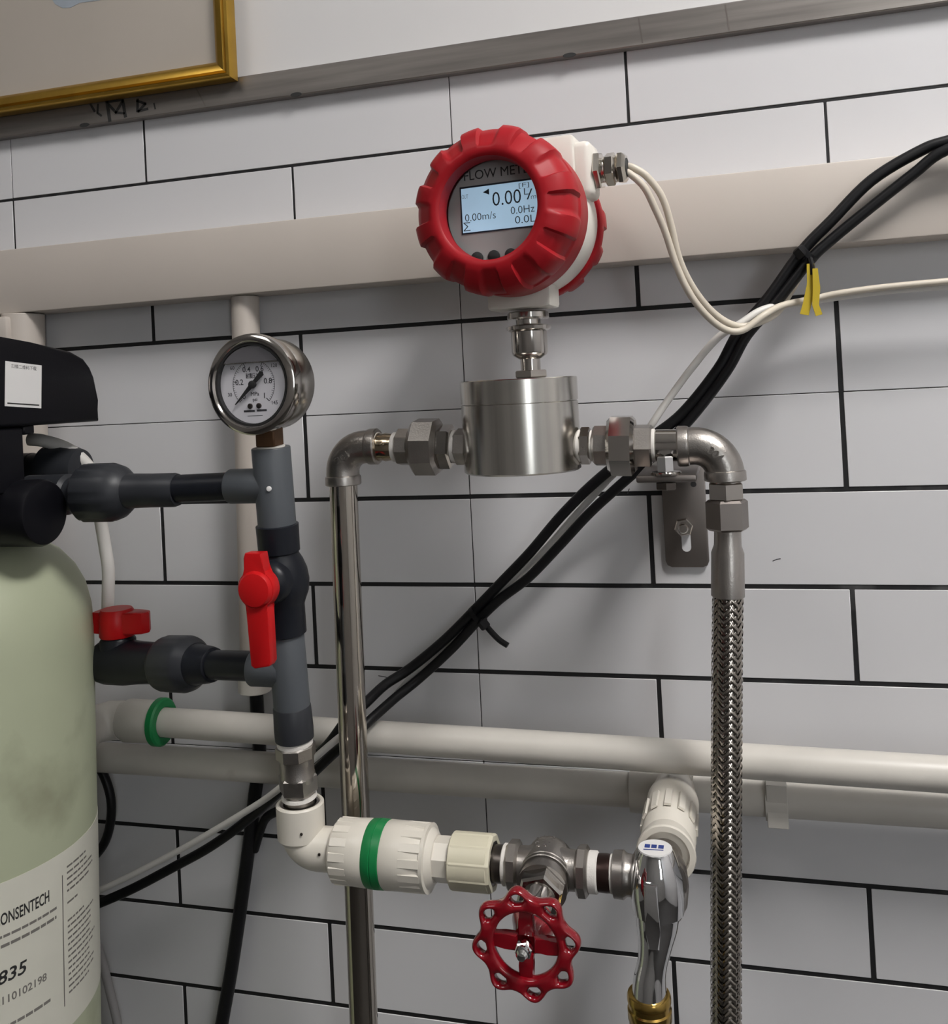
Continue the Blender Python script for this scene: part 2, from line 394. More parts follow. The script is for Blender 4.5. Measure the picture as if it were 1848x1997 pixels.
# ================================================================== white PPR pipes along the wall
UA, UB = P(-277, 45, -262.5), P(349, 52, -268.5); udir = (UB - UA).normalized()
bm = NB(); cyl(bm, UA - X * 10, UA + udir * 1900, 12.4)
single('supply_pipe', bm, PPR, 'upper white plastic pipe ending in a green ringed elbow', 'pipe')
t = Thing('pipe_elbow', 'ivory plastic elbow with green ring on the upper wall pipe', 'elbow', (-318, 45, -285))
bm = NB(); lathe(bm, UA - X * 6, -X, [(0, 16.5), (0, 18), (30, 18.5), (34, 16), (52, 16)], 32)
c0 = UA - X * 58 + Z * 0
tube(bm, arc_pts(c0 + X * 16 + OUT * 20, Y, -X, 20), 16.5, 24, 1)
lathe(bm, c0 - X * 4 + OUT * 20, OUT, [(0, 16.5), (8, 16.5), (9, 19.5), (38, 19.5), (38, 14)], 32)
t.part('body', bm, PPR)
bm = NB(); lathe(bm, UA - X * 7, X, [(0, 18), (1, 20.5), (6, 20.5), (7.5, 19), (7.5, 13), (3, 12.6)], 40, caps=False); t.part('ring', bm, GREEN, label='bright green sealing ring')
LZ, LD = -305.5, 24.0
bm = NB(); cyl(bm, P(-700, LD, LZ - 1), P(126, LD, LZ), 13)
single('drain_pipe', bm, PPR, 'lower white plastic pipe running left behind the grey column', 'pipe')
bm = NB(); cyl(bm, P(174, LD, LZ), P(1700, LD, LZ), 13)
single('drain_pipe', bm, PPR, 'lower white plastic pipe running right behind the braided hose', 'pipe')
t = Thing('pipe_clip', 'white clip sleeve on the lower pipe right of the braided hose', 'pipe clip', (236, 24, -322))
bm = NB(); lathe(bm, P(227, LD, LZ), X, [(0, 13.2), (0, 15.5), (15, 15.5), (15, 13.2)], 32, caps=False); t.part('sleeve', bm, PPR)
bm = NB(); box(bm, 228, 243, 0.3, 38.6, -321, -318.6, 0.4); box(bm, 228, 243, 36.8, 39, -321, -289, 0.4); box(bm, 228, 243, 0.3, 38.6, -292, -289.6, 0.4); t.part('clip_band', bm, PPR)
SX, SZ = 160.5, -297.0
t = Thing('pipe_tee', 'white plastic tee with ribbed socket feeding the chrome tap', 'tee', (160, 60, -322))
bm = NB(); lathe(bm, P(126, LD, LZ), X, [(0, 13.2), (0, 16.5), (48, 16.5), (48, 13.2)], 36, caps=False); t.part('run', bm, PPR)
bm = NB()
def rib(th, i, r): return r
lathe(bm, P(SX, 26, SZ - 3), OUT, [(0, 15), (16, 16.5), (22, 18), (28, 19), (60, 19.2), (62, 18.4), (104, 18.8), (106, 18)], 40)
t.part('socket', bm, PPRW)
for k in range(12):
    bm = NB(); a = 2 * PI * k / 12; u = X * math.cos(a) + Z * math.sin(a); s_ = -X * math.sin(a) + Z * math.cos(a)
    prism(bm, [(-2.6, 0), (2.6, 0), (2.2, 1.6), (-2.2, 1.6)], P(SX, 78, SZ - 3 + 1.2) + u * 18.2, s_, u, -24)
    t.part('grip_rib', bm, PPRW)
bm = NB(); lathe(bm, P(SX, 104, SZ - 2), OUT, [(0, 15), (29, 19.6), (30, 19.8), (31.5, 19.2), (31.5, 15.6), (29, 15.2)], 40, caps=False); t.part('collar', bm, PPRW)
bm = NB(); lathe(bm, P(SX, 110, SZ - 2), OUT, [(0, 15.4), (21.8, 15.4), (21.8, 12.8), (4, 12.8)], 40, caps=False); t.part('thread_insert', bm, DARKST, label='dark metal threaded insert')
bm = NB(); cyl(bm, P(SX, 100, SZ - 2), P(SX - 1, 138, SZ - 4), 11.4); t.part('tap_thread', bm, CAST)
bm = NB(); lathe(bm, P(SX, 122, SZ - 2), OUT, [(0, 11.5), (0, 12.6), (6, 12.4), (6, 11.4)], 32, caps=False); t.part('seal_tape', bm, TAPE)

# ================================================================== flow meter line
def ML(x): return P(x, 105, -24.6 - 0.027 * x)
mdir = (ML(1) - ML(0)).normalized()
# polished riser
single_b = NB(); cyl(single_b, P(-70, 105, -47), P(-87, 105, -1397), 10.7, 40)
single('steel_riser_pipe', single_b, PIPE, 'tall polished steel pipe under the left steel elbow', 'pipe')
# left elbow
def steel_elbow(name, label, corner, hdir, R, rt, rc, letters, tsize, trot, tofs, vo):
    t = Thing(name, label, 'elbow', (corner.x, -corner.y, corner.z - 30))
    b = NB(); cc = corner + hdir * R - Z * R
    tube(b, [corner - Z * (R + vo + 6)] + arc_pts(cc, -hdir, Z, R, 12) + [corner + hdir * (R + 8)], rt, 32, 1)
    lathe(b, corner - Z * (R + vo), -Z, [(0, rt - 1), (1.2, rc), (2.4, rc + .3), (7.4, rc + .3), (8, rc - .6)], 40)
    lathe(b, corner + hdir * (R + 2), hdir, [(0, rt - 1), (1.5, rc), (3, rc + .3), (8, rc + .3), (9, rc - .6)], 40)
    t.part('body', b, CAST, angle=30)
    b = NB(); U = X * math.cos(trot) + Z * math.sin(trot); V = -X * math.sin(trot) + Z * math.cos(trot)
    text_into(b, letters, tsize, on_plane(tofs, U, V), extrude=0.7, bold=0.15)
    t.part('raised_lettering', b, CAST)
    return t
steel_elbow('steel_elbow', 'left cast steel elbow on top of the polished pipe', P(-70, 105, -23), X, 19, 12.6, 13.4, '304', 7.5, 0.55, P(-64.5, 117.9, -30), 1.5)
steel_elbow('steel_elbow', 'right cast steel elbow above the braided hose', ML(211.5), -X, 20, 13.0, 13.8, '304', 7.5, -0.72, P(206, 118.7, -35.5), -3.5)
# left nipple, union
def tape(t, x0, x1, r, ax=ML, dr=None):
    b = NB(); cyl(b, ax(x0), ax(x1), r, 28, 0.4); t.part('seal_tape', b, TAPE, label='white thread seal tape')
t = Thing('pipe_nipple', 'short shiny nipple between left elbow and left union', 'nipple', (-33, 105, -36))
tape(t, -43, -40, 11.6); b = NB(); lathe(b, ML(-48), mdir, [(0, 10), (8, 10.6), (12, 10.2), (14, 10.8), (18, 10.2), (26, 10.2)], 32); t.part('barrel', b, BRASSN)
tape(t, -28, -24, 11.0)
t = Thing('union_coupling', 'left cast steel union with large octagonal nut', 'union', (0, 105, -46))
b = NB(); hexn(b, ML(-24), ML(-13), 26, 8, 0.2); lathe(b, ML(-16), mdir, [(0, 12), (4, 16), (8, 18)], 32); t.part('tail_piece', b, CAST)
b = NB(); hexn(b, ML(-12), ML(9), 40, 8, PI / 8 + 0.12, 2.6); t.part('nut', b, CAST)
b = NB(); hexn(b, ML(8), ML(18.5), 29, 6, 0.25, 1.4); t.part('hex_end', b, STEEL)
t = Thing('hex_nipple', 'small taped hex nipple joining left union to meter body', 'nipple', (24, 105, -38))
tape(t, 18.3, 21.5, 12.2); b = NB(); hexn(b, ML(21), ML(30.5), 23.5, 6, 0.3); t.part('hex_body', b, CAST)
# right nipple, union
t = Thing('hex_nipple', 'small stamped hex nipple joining meter body to right union', 'nipple', (117, 105, -40))
tape(t, 110.5, 113.5, 11.6)
b = NB(); hexn(b, ML(113), ML(120.5), 23, 6, 0.45); t.part('hex_body', b, STEEL)
b = NB(); text_into(b, '316', 4.2, on_plane(P(116.9, 116.3, -30.5), Z, -X), extrude=0.5); t.part('stamped_mark', b, CAST)
tape(t, 120.4, 122.5, 11.0)
t = Thing('union_coupling', 'right cast steel union with large octagonal nut', 'union', (143, 105, -48))
b = NB(); hexn(b, ML(122.3), ML(134), 27, 8, 0.2, 1.6); t.part('tail_piece', b, CAST)
b = NB(); hexn(b, ML(133), ML(152), 41, 8, PI / 8 + 0.02, 2.4); t.part('nut', b, STEEL)
b = NB(); hexn(b, ML(151), ML(163.5), 27, 6, 0.1, 1.2); t.part('hex_end', b, CAST)
t = Thing('pipe_nipple', 'polished steel nipple between right union and right elbow', 'nipple', (174, 105, -41))
tape(t, 163, 165.6, 11.6); b = NB(); lathe(b, ML(164.8), mdir, [(0, 9), (1.5, 11.1), (21.6, 11.1), (23, 9.8), (29, 9.8)], 40); t.part('barrel', b, STEEL)

# ---------------- flow meter
fm = Thing('flow_meter', 'red and white digital flow meter on round steel body', 'flow meter', (71.5, 105, -47))
BX = 70.4; BC = lambda z: P(BX, 105, z)
b = NB(); lathe(b, BC(-44.3), Z, [(0, 40.8), (1.2, 42.3), (49.0, 42.3), (49.5, 41.8)], 96); fm.part('steel_body', b, BODYS)
b = NB(); lathe(b, BC(5.0), Z, [(0, 41.2), (0.8, 41.2), (0.8, 42.4), (16.6, 42.4), (17.2, 41.8)], 96); fm.part('steel_lid', b, BODYS)
NX = 80.5; NC = lambda z: P(NX, 107, z)
b = NB(); hexn(b, NC(22.6), NC(28), 22, 6, 0.2, 0.8); fm.part('neck_nut', b, CAST)
b = NB(); lathe(b, NC(28), Z, [(0, 7.2), (8, 7.2), (8.2, 8), (11, 12.2), (13, 13), (32, 13), (32.5, 12)], 40); fm.part('neck', b, STEEL)
b = NB(); lathe(b, NC(32.2 + 23), Z, [(0, 12), (2, 15.8), (4.2, 16.2), (5, 14), (6, 9), (9, 9), (9.4, 14.5), (10.4, 15.2), (14, 14.8), (15, 13)], 48); fm.part('neck_flange', b, STEEL)
HC = P(77.6, 110, 134.3); yaw = math.radians(5.2)
HF = Vector((-math.sin(yaw), -math.cos(yaw), 0)); HU = Vector((math.cos(yaw), -math.sin(yaw), 0))   # forward, right
b = NB(); lathe(b, HC - HF * 30, HF, [(0, 46), (1, 51.5), (14, 52.8), (42, 52.8), (46, 50)], 80)
def hbox(b, x0, x1, f0, f1, z0, z1, bev, seg=2):
    o = NB(); box(o, x0, x1, f0, f1, z0, z1, bev, seg)
    tmp = {}
    for v in o.verts: tmp[v] = b.verts.new(HC + HU * v.co.x + HF * (-v.co.y) + Z * v.co.z)
    for f in o.faces: b.faces.new([tmp[v] for v in f.verts])
    o.free()
hbox(b, -23, 24, -14, 12, -62.5, -40, 2.5)
hbox(b, 8, 46, -20, 13, 20, 55, 2.5)
hbox(b, 42, 57.5, -18, 10, 11, 50.5, 5, 3)
fm.part('white_housing', b, WHITEH)
b = NB(); hbox(b, 6, 42, -12, 9, 54.3, 55.2, 0.3, 1); fm.part('name_plate', b, BLACKP)
for sx in (10, 38):
    b = NB(); lathe(b, HC + HU * sx + HF * -2 + Z * 55, Z, [(0, 2.2), (1.6, 2.2), (2, 1.6)], 16); fm.part('plate_screw', b, NICKEL)
NL = 12
def valley(th, off=0.0):
    s = (th * NL / (2 * PI) + off) % 1.0
    q = abs(s - 0.5) * 2            # 0 in valley centre
    e = (q - 0.46) / 0.10
    e = min(1, max(0, e)); return 1 - e * e * (3 - 2 * e)
def cover(prof, off):
    deps = [p[2] for p in prof]; bb = NB()
    return bb, [(p[0], p[1]) for p in prof], (lambda th, i, r: r - deps[i] * valley(th, off))
fp = [(0, 50, 0), (0.5, 53.8, 0), (2, 54.6, 0), (22, 54.8, 0), (23.5, 54.8, 0), (24.5, 55.8, 1.8), (30, 56.6, 2.4), (44, 56.2, 2.8), (49.5, 53.0, 4.4), (53.0, 48.0, 5.0), (55.4, 42.5, 1.6), (56.2, 38.5, 0), (55.6, 35.4, 0), (54.4, 34.0, 0), (43, 33.2, 0), (42, 36, 0)]
b, pr_, rf = cover(fp, 0.55); lathe(b, HC + HF * 12.5, HF, pr_, 200, 0, False, rf); fm.part('front_cover', b, REDCAP, angle=42, label='red screw-on front cover with round window')
rp = [(0, 50, 0), (0.5, 53.5, 0), (2, 54.6, 0), (9, 54.6, 0), (10, 54.8, 1.6), (13, 54.8, 2), (24, 53.5, 2.4), (28, 49.0, 4), (31, 42, 0), (31.5, 0, 0)]
b, pr_, rf = cover(rp, 0.1); lathe(b, HC - HF * 26, -HF, pr_, 200, 0, False, rf); fm.part('rear_cover', b, REDCAP, angle=42, label='red rear cover')
b = NB(); lathe(b, HC + HF * 47, HF, [(0, 35), (1, 35)], 64); plate = fm.part('face_plate', b, PLATE)
FO = HC + HF * 48.0 + HU * 3.2
def fpl(a, c, off=0.0):
    return on_plane(FO + HU * a + Z * c + HF * off, HU, Z)
b = NB(); hb = [(-28.6, -12.6), (29.5, -12.6), (29.5, 19.6), (-28.6, 19.6)]; prism(b, hb, FO + HF * 0.02, HU, Z, 0.5); fm.part('screen_frame', b, NAVY, plate)
b = NB(); prism(b, [(-27.6, -11.7), (28.5, -11.7), (28.5, 18.3), (-27.6, 18.3)], FO + HF * 0.45, HU, Z, 0.4); screen = fm.part('screen', b, LCD, plate, 'lit pale blue screen with readings')
b = NB()
for tx, a, c_, sz, wd in [('0.00', 4.6, 8.2, 13.5, 20), ('L', 18.2, 11.0, 6.5, 3), ('/', 20.6, 8.8, 10, 4.2), ('m', 23.3, 7.2, 5, 3.4), ('0.00m/s', -14.6, -2.0, 7.2, 22), ('0.0Hz', 15.2, -0.6, 7.2, 16.5), ('Σ', -24.6, -8.2, 8.2, 5), ('0.0L', 16.6, -7.2, 7.2, 14), ('OUT', -25.0, 12.6, 4.2, 4.6), ('[F]', 17.0, 15.6, 4.0, 7)]:
    text_into(b, tx, sz, fpl(a, c_, 0.85), width=wd, extrude=0.05, bold=-0.06)
text_into(b, '◄', 4.4, fpl(-9.6, 13.9, 0.85), width=4.4, extrude=0.05)
fm.part('screen_digits', b, LCDK, plate)
b = NB(); text_into(b, 'FLOW METER', 9.0, fpl(0.0, 26.4, 0.0), width=51, extrude=0.12); fm.part('face_lettering', b, INK, plate)
for bx_ in (-18.5, -6.5, 5.5):
    b = NB(); lathe(b, FO + HU * bx_ + Z * -29.5, HF, [(0, 4.2), (1.2, 4.2), (1.8, 3.4)], 24); fm.part('push_button', b, INK, plate)
b = NB(); lathe(b, HC + HF * 57.5, HF, [(0, 33.6), (1.2, 33.6)], 64); fm.part('window_glass', b, GLASS)
# cable gland
GA = HC + HU * 57.4 + Z * 30.5 - HF * 4
gl = NB(); hexn(gl, GA, GA + HU * 4.5, 24, 6, 0.2, 0.8); lathe(gl, GA + HU * 4.5, HU, [(0, 8.6), (2, 8.6), (2, 9.4), (3.5, 8.6)], 32)
gland = fm.part('cable_gland', gl, NICKEL, label='nickel plated cable gland')
gl = NB(); hexn(gl, GA + HU * 7.5, GA + HU * 14, 20.5, 6, 0.45, 0.8); lathe(gl, GA + HU * 13.6, HU, [(0, 9.4), (1.5, 9.4)], 32)
hexn(gl, GA + HU * 14.8, GA + HU * 22, 20, 6, 0.15, 2.2); fm.part('gland_nut', gl, NICKEL, gland)
gl = NB(); lathe(gl, GA + HU * 21.4, HU, [(0, 6.6), (0.9, 6.4)], 28); fm.part('gland_seal', gl, INK, gland)

# ================================================================== wall bracket
br = Thing('wall_bracket', 'dark steel angle bracket under the right steel elbow', 'bracket', (176, 2, -134))
b = NB(); pts = [(161, -48), (161, -129), (162.5, -132.5), (166, -134), (190, -134), (193.5, -132.5), (195, -129), (195, -48)]
prism(b, pts, P(0, 0.3, 0), X, Z, 4.0, 0.5)
box(b, 152.5, 193, 0.4, 121, -53.5, -48.5, 1.5, 2)
plate_b = br.part('angle_plate', b, BRKT)
b = NB(); sl = [(math.cos(a) * 3.6, math.sin(a) * 3.6 + (6 if math.sin(a) > 0 else -6)) for a in [2 * PI * k / 24 for k in range(24)]]
prism(b, sl, P(178, 4.0, -112), X, Z, 0.45); br.part('slot', b, TILE, label='slot hole showing the white tile behind')
b = NB(); hexn(b, P(176.8, 4.2, -101.5), P(176.8, 10.5, -101.5), 13, 6, 0.2, 0.7); nut = br.part('nut', b, STEEL)
b = NB(); lathe(b, P(176.8, 10, -101.5), OUT, [(0, 3.9), (6, 3.9), (7, 3.0)], 24); br.part('stud', b, STEEL, nut)
b = NB(); lathe(b, P(172.5, 114, -48.6), Z, [(0, 10.2), (1.2, 10.4), (2, 9.8)], 32); br.part('washer', b, STEEL)
b = NB(); hexn(b, P(172.5, 119, -46.7), P(172.5, 119, -35.5), 10.5, 6, 0.1, 0.9); br.part('bolt_head', b, CHROME)
b = NB(); hexn(b, P(172, 114, -59), P(172, 114, -53.4), 13, 6, 0.1, 0.7); br.part('under_nut', b, DARKST)
b = NB(); lathe(b, P(186, 4.2, -68), OUT, [(0, 2.4), (0.3, 2.2)], 16); br.part('pin_hole', b, INK)

# ================================================================== braided hose
ho = Thing('braided_hose', 'braided steel hose hanging from the right steel elbow', 'hose', (206, 105, -760))
HP = [P(211.6, 105, -50), P(211.2, 105, -90), P(209, 105, -133), P(206.6, 105, -170), P(202, 105, -250), P(197.5, 105, -330), P(192.6, 105, -424), P(187, 105, -540), P(182, 105, -760)]
def hseg(z):
    for a, c_ in zip(HP, HP[1:]):
        if c_.z <= z <= a.z: return a + (c_ - a) * ((a.z - z) / (a.z - c_.z))
    return HP[-1]
b = NB(); hexn(b, hseg(-55.5), hseg(-68), 22, 6, 0.0, 1.2); lathe(b, hseg(-52.6), -Z, [(0, 10), (4, 10.4), (5, 10)], 28); ho.part('lock_nut', b, STEEL)
b = NB(); hexn(b, hseg(-67.5), hseg(-88.5), 25.0, 6, 0.3, 1.6); ho.part('swivel_nut', b, BRKT)
b = NB(); lathe(b, hseg(-87), hseg(-134) - hseg(-87), [(0, 9.0), (12, 9.2), (17, 11.0), (46.5, 11.2), (47, 10.4)], 48); ho.part('ferrule', b, CAST)
b = NB(); core = [hseg(z) for z in range(-130, -761, -15)]; tube(b, core, 9.15, 24, 1); ho.part('core', b, HOSEIN)
b = NB(); NS = 12; PITCH = 64.0; z0, z1 = -132.0, -640.0
for dirn in (1, -1):
    for s in range(NS):
        prev = None; n = int((z0 - z1) / 0.9)
        for i in range(n + 1):
            z = z0 - i * 0.9; th = dirn * 2 * PI * (-(z - z0)) / PITCH + 2 * PI * s / NS
            ph = 2 * PI * (z0 - z) / (PITCH / NS) / 2 + (0 if dirn > 0 else PI) + PI * s
            r = 9.8 + 0.55 * math.cos(ph)
            c_ = hseg(z); e = X * math.cos(th) + Y * math.sin(th); tg = (-X * math.sin(th) + Y * math.cos(th)) * dirn
            ax = (tg * 0.7 + Z * 0.7); wv = 1.3
            q = [b.verts.new(c_ + e * (r - 0.15) + ax * wv), b.verts.new(c_ + e * (r + 0.22) + ax * 0.45), b.verts.new(c_ + e * (r + 0.22) - ax * 0.45), b.verts.new(c_ + e * (r - 0.15) - ax * wv)]
            if prev:
                for k in range(3): b.faces.new((prev[k], prev[k + 1], q[k + 1], q[k]))
            prev = q
ho.part('wire_braid', b, BRAID, kind='stuff', angle=60, label='woven steel wire braid')

# ================================================================== pressure gauge and grey PVC column
def K(z):
    s = (z + 15) / -262.0
    return P(-95.5 - 1.0 * s, 170 - 20 * s, z)
kdir = (K(-100) - K(0)).normalized()
gg = Thing('pressure_gauge', 'round steel dial pressure gauge on top of the grey column', 'gauge', (-95, 170, -14))
gy = math.radians(5.0); GF = Vector((-math.sin(gy), -math.cos(gy), 0)); GU = Vector((math.cos(gy), -math.sin(gy), 0))
GC = P(-96.0, 170, 27.5)
b = NB(); lathe(b, GC - GF * 14, GF, [(0, 27), (1.5, 31), (4, 32.2), (24, 32.2), (26, 31)], 72); gg.part('case', b, BODYS)
b = NB(); lathe(b, GC + GF * 10, GF, [(0, 32), (1, 34.6), (7, 35.2), (10, 34.6), (11.6, 32.6), (11.8, 30), (10.5, 28.6), (9.5, 28.4)], 96, caps=False); gg.part('bezel', b, STEEL)
b = NB(); lathe(b, GC + GF * 19.6, GF, [(0, 28.6), (0.6, 28.4), (0.6, 27.0), (-3.0, 26.8)], 72, caps=False); gg.part('gasket', b, INK)
b = NB(); lathe(b, GC + GF * 15.5, GF, [(0, 27.5), (1, 27.5)], 64); dial = gg.part('dial', b, DIAL)
DO = GC + GF * 16.55
def dpl(a, c_, o=0.0): return on_plane(DO + GU * a + Z * c_ + GF * o, GU, Z)
b = NB()
for i in range(51):
    a = math.radians(225 - 270 * i / 50); r0 = 16.6; r1 = 13.8 if i % 10 == 0 else (14.8 if i % 5 == 0 else 15.6)
    ribbon(b, [(math.cos(a) * r0, math.sin(a) * r0), (math.cos(a) * r1, math.sin(a) * r1)], 0.5 if i % 10 == 0 else 0.28, DO, GU, Z, 0.05)
arcp = [(math.cos(math.radians(225 - 270 * i / 60)) * 16.7, math.sin(math.radians(225 - 270 * i / 60)) * 16.7) for i in range(61)]
ribbon(b, arcp, 0.25, DO, GU, Z, 0.05)
gg.part('scale_marks', b, DIALINK, dial, kind='stuff')
b = NB()
for tx, a in [('0', 225), ('0.2', 171), ('0.4', 117), ('0.6', 63), ('0.8', 9), ('1', -45)]:
    a = math.radians(a); text_into(b, tx, 5.4, dpl(math.cos(a) * 11.6, math.sin(a) * 11.6), extrude=0.05, bold=0.03)
for tx, a in [('30', 198), ('60', 144), ('90', 90), ('120', 36), ('145', -40)]:
    a = math.radians(a); text_into(b, tx, 3.6, dpl(math.cos(a) * 20.6, math.sin(a) * 20.6), extrude=0.05)
text_into(b, '耐震压力表', 4.0, dpl(0.5, 5.8), width=13, extrude=0.05, bold=0.03)
text_into(b, 'MPa', 4.0, dpl(0.5, -6.6), extrude=0.05); text_into(b, 'psi', 3.6, dpl(0.5, -10.4), extrude=0.05)
ribbon(b, [(-6, -21.5), (6, -21.5)], 0.3, DO, GU, Z, 0.05)
ribbon(b, [(-8.5, -18.2), (-0.5, -18.2)], 1.4, DO, GU, Z, 0.05); ribbon(b, [(2, -18.0), (9, -18.0)], 1.4, DO, GU, Z, 0.05)
gg.part('dial_lettering', b, DIALINK, dial)
for sx in (-3.4, 3.6):
    b = NB(); lathe(b, DO + GU * sx - Z * 14.8, GF, [(0, 1.9), (0.8, 1.9), (1.1, 1.4)], 20); gg.part('dial_screw', b, DARKST, dial)
na = math.radians(223.0); nv = Vector((math.cos(na), math.sin(na)))
b = NB(); nn = Vector((-nv.y, nv.x))
prism(b, [tuple(nv * 19.5 + nn * 0.3), tuple(nv * 19.5 - nn * 0.3), tuple(nv * 2 - nn * 1.6), tuple(-nv * 2 - nn * 1.3), tuple(-nv * 11 - nn * 1.9), tuple(-nv * 12.2), tuple(-nv * 11 + nn * 1.9), tuple(-nv * 2 + nn * 1.3), tuple(nv * 2 + nn * 1.6)][::-1], DO + GF * 1.6, GU, Z, 0.5)
lathe(b, DO, GF, [(0, 2.2), (1.6, 2.8), (2.8, 2.6), (3.2, 1.6)], 28); gg.part('needle', b, INK, dial)
b = NB()
fl = [(math.cos(math.radians(a)) * 26.4, math.sin(math.radians(a)) * 26.4) for a in range(36, 145, 6)]
prism(b, fl, DO + GF * 2.6, GU, Z, 0.4); gg.part('fluid_gap', b, mat('dial_air_gap', (0.16, 0.155, 0.16), 0.2), dial, label='dark air gap above the filling fluid')
b = NB(); ribbon(b, [(-21, 15.0), (21, 15.0)], 0.7, DO + GF * 2.6, GU, Z, 0.6); gg.part('fluid_line', b, STEEL, dial)
b = NB(); lathe(b, GC + GF * 20.6, GF, [(0, 26.9), (0.7, 26.9)], 64); gg.part('dial_glass', b, GLYC)
b = NB(); box(b, -103, -88.5, 163, 178, -16.5, 0, 1.0); gg.part('stem', b, COPPER, label='brown brass threaded stem')
b = NB(); cyl(b, K(-18.2), K(-15.9), 10.0, 24, 0.3); gg.part('seal_tape', b, TAPE)
# upper tee
t = Thing('pipe_tee', 'upper grey plastic tee below the pressure gauge', 'tee', (-96, 168, -73))
b = NB(); lathe(b, K(-17), kdir, [(0, 9), (0, 13.2), (0.6, 13.6), (56, 13.4), (56, 11)], 40); lathe(b, P(-100, 168, -44), -X, [(0, 12.4), (29, 12.4), (30, 11.8), (30, 10.4)], 36); t.part('body', b, GREYPVC)
b = NB(); lathe(b, K(-45) + OUT * 13.2 + X * 3, OUT + X * .25, [(0, 1.9), (0.7, 1.6), (0.9, 0.8)], 16); t.part('mould_dot', b, STICK)
# ball valve with red handle
t = Thing('ball_valve', 'dark ball valve with upright red lever on the grey column', 'valve', (-96, 164, -151))
b = NB(); lathe(b, K(-71.5), kdir, [(0, 13.6), (0.6, 15), (19.5, 14.6), (20.5, 13.4), (22, 13.8), (26, 16), (33, 18.5), (41, 19.5), (49, 18.5), (56, 15.6), (58.5, 14.8), (78.5, 14.6), (79.5, 13.2)], 48)
t.part('body', b, DARKPVC)
VC = K(-110)
b = NB(); lathe(b, VC, OUT, [(0, 15), (19, 15), (22, 13.5), (24, 10), (30, 9)], 36); t.part('stem_collar', b, DARKPVC)
def handle_outline():
    o = []
    for a in range(-60, 61, 12): o.append((math.cos(math.radians(a)) * 13.4, math.sin(math.radians(a)) * 13.4 + 0))
    up_ = [(6.8, 15), (6.2, 24), (-6.0, 24.5), (-7.5, 21), (-7.2, 14)]
    lf = [(math.cos(math.radians(a)) * 13.4, math.sin(math.radians(a)) * 13.4) for a in range(120, 241, 12)]
    dn = [(-8.3, -15), (-7.6, -51), (-5, -53), (5.5, -51.5), (7.2, -49), (8.0, -15)]
    return o + up_ + lf + dn
b = NB(); hc = VC + OUT * 29 + X * 0.5; tl = 0.03
prism(b, handle_outline(), hc, X * math.cos(tl) + Z * math.sin(tl), Z * math.cos(tl) - X * math.sin(tl), 10, 1.0, 2)
lathe(b, hc, OUT, [(0, 12.8), (9, 13.2), (12.5, 11), (13.6, 6), (13.8, 0)], 32)
t.part('lever_handle', b, REDPL, label='bright red plastic lever')
# lower tee
t = Thing('pipe_tee', 'lower grey plastic tee above the steel coupling', 'tee', (-97, 157, -228))
b = NB(); lathe(b, K(-149), kdir, [(0, 11), (0, 12.4), (0.6, 12.7), (55, 13.0)], 40); lathe(b, P(-100, 158, -176.5), -X, [(0, 12.6), (24, 12.6), (25, 12), (25, 10)], 36); t.part('body', b, GREYPVC)
b = NB(); lathe(b, K(-203), kdir, [(0, 13.0), (0.6, 13.4), (17, 14.0), (24, 13.8), (25, 12.2)], 40); t.part('collar', b, MIDPVC)
# steel coupling under the column
t = Thing('pipe_coupling', 'steel coupling between grey column and white elbow', 'coupling', (-97, 150, -276))
b = NB(); cyl(b, K(-227), K(-232), 12.8, 30, 0.8); t.part('seal_tape', b, TAPE)
b = NB(); hexn(b, K(-231), K(-241), 26.5, 8, 0.2, 1.0); lathe(b, K(-240), kdir, [(0, 12.6), (12, 12.2), (13, 12.6), (17, 12.8), (19, 11.8)], 40); t.part('barrel', b, CAST)
b = NB(); hexn(b, K(-253), K(-266), 24.5, 6, 0.35, 1.2); lathe(b, K(-265), kdir, [(0, 10.6), (14, 10.6)], 32); t.part('hex_end', b, CAST)
b = NB(); lathe(b, K(-268), kdir, [(0, 10.7), (0, 12.4), (2.2, 12.8), (3, 10.7)], 32, caps=False); t.part('tape_ring', b, TAPE)

# horizontal pipes to the filter tank
def XA(x): return P(x, 168, -44.0 + (x + 130) * 0.018)
t = Thing('union_pipe', 'upper dark grey pipe with ribbed union from filter head to tee', 'pipe', (-205, 168, -70))
b = NB(); cyl(b, XA(-174), XA(-118), 10.2); t.part('pipe', b, DARKPVC)
b = NB(); lathe(b, XA(-216), X, [(0, 13.5), (2, 12.9), (22, 12.4), (41, 12.4), (44, 11.4), (44, 10)], 40); t.part('socket', b, MIDPVC)
b = NB()
lathe(b, XA(-251), X, [(0, 14.5), (0, 20.5), (1.5, 21.8), (24, 21.8), (31, 19.5), (36, 15.5), (38, 13)], 64, rf=lambda th, i, r: r - (0.9 if (i in (2, 3) and int(th / (2 * PI) * 64) % 4 == 0) else 0)); t.part('union_nut', b, MIDPVC)
b = NB(); lathe(b, XA(-300), X, [(0, 15.4), (34, 15.4), (35, 14.6), (37, 13.0), (52, 13.0)], 40); t.part('adaptor', b, MIDPVC)
def XB(x):
    d = 156 - 0.27 * (-x - 118); return P(x, d, -175.6 - (156 - d) * 0.318)
xbd = (XB(-100) - XB(-300)).normalized()
t = Thing('union_valve', 'lower dark union valve with red tee handle beside the tank', 'valve', (-250, 130, -205))
b = NB(); cyl(b, XB(-186), XB(-112), 10.8); t.part('pipe', b, DARKPVC)
b = NB(); lathe(b, XB(-182), xbd, [(0, 15.5), (3, 14.6), (13, 13.6), (17, 12.6), (18, 11)], 40); t.part('socket', b, DARKPVC)
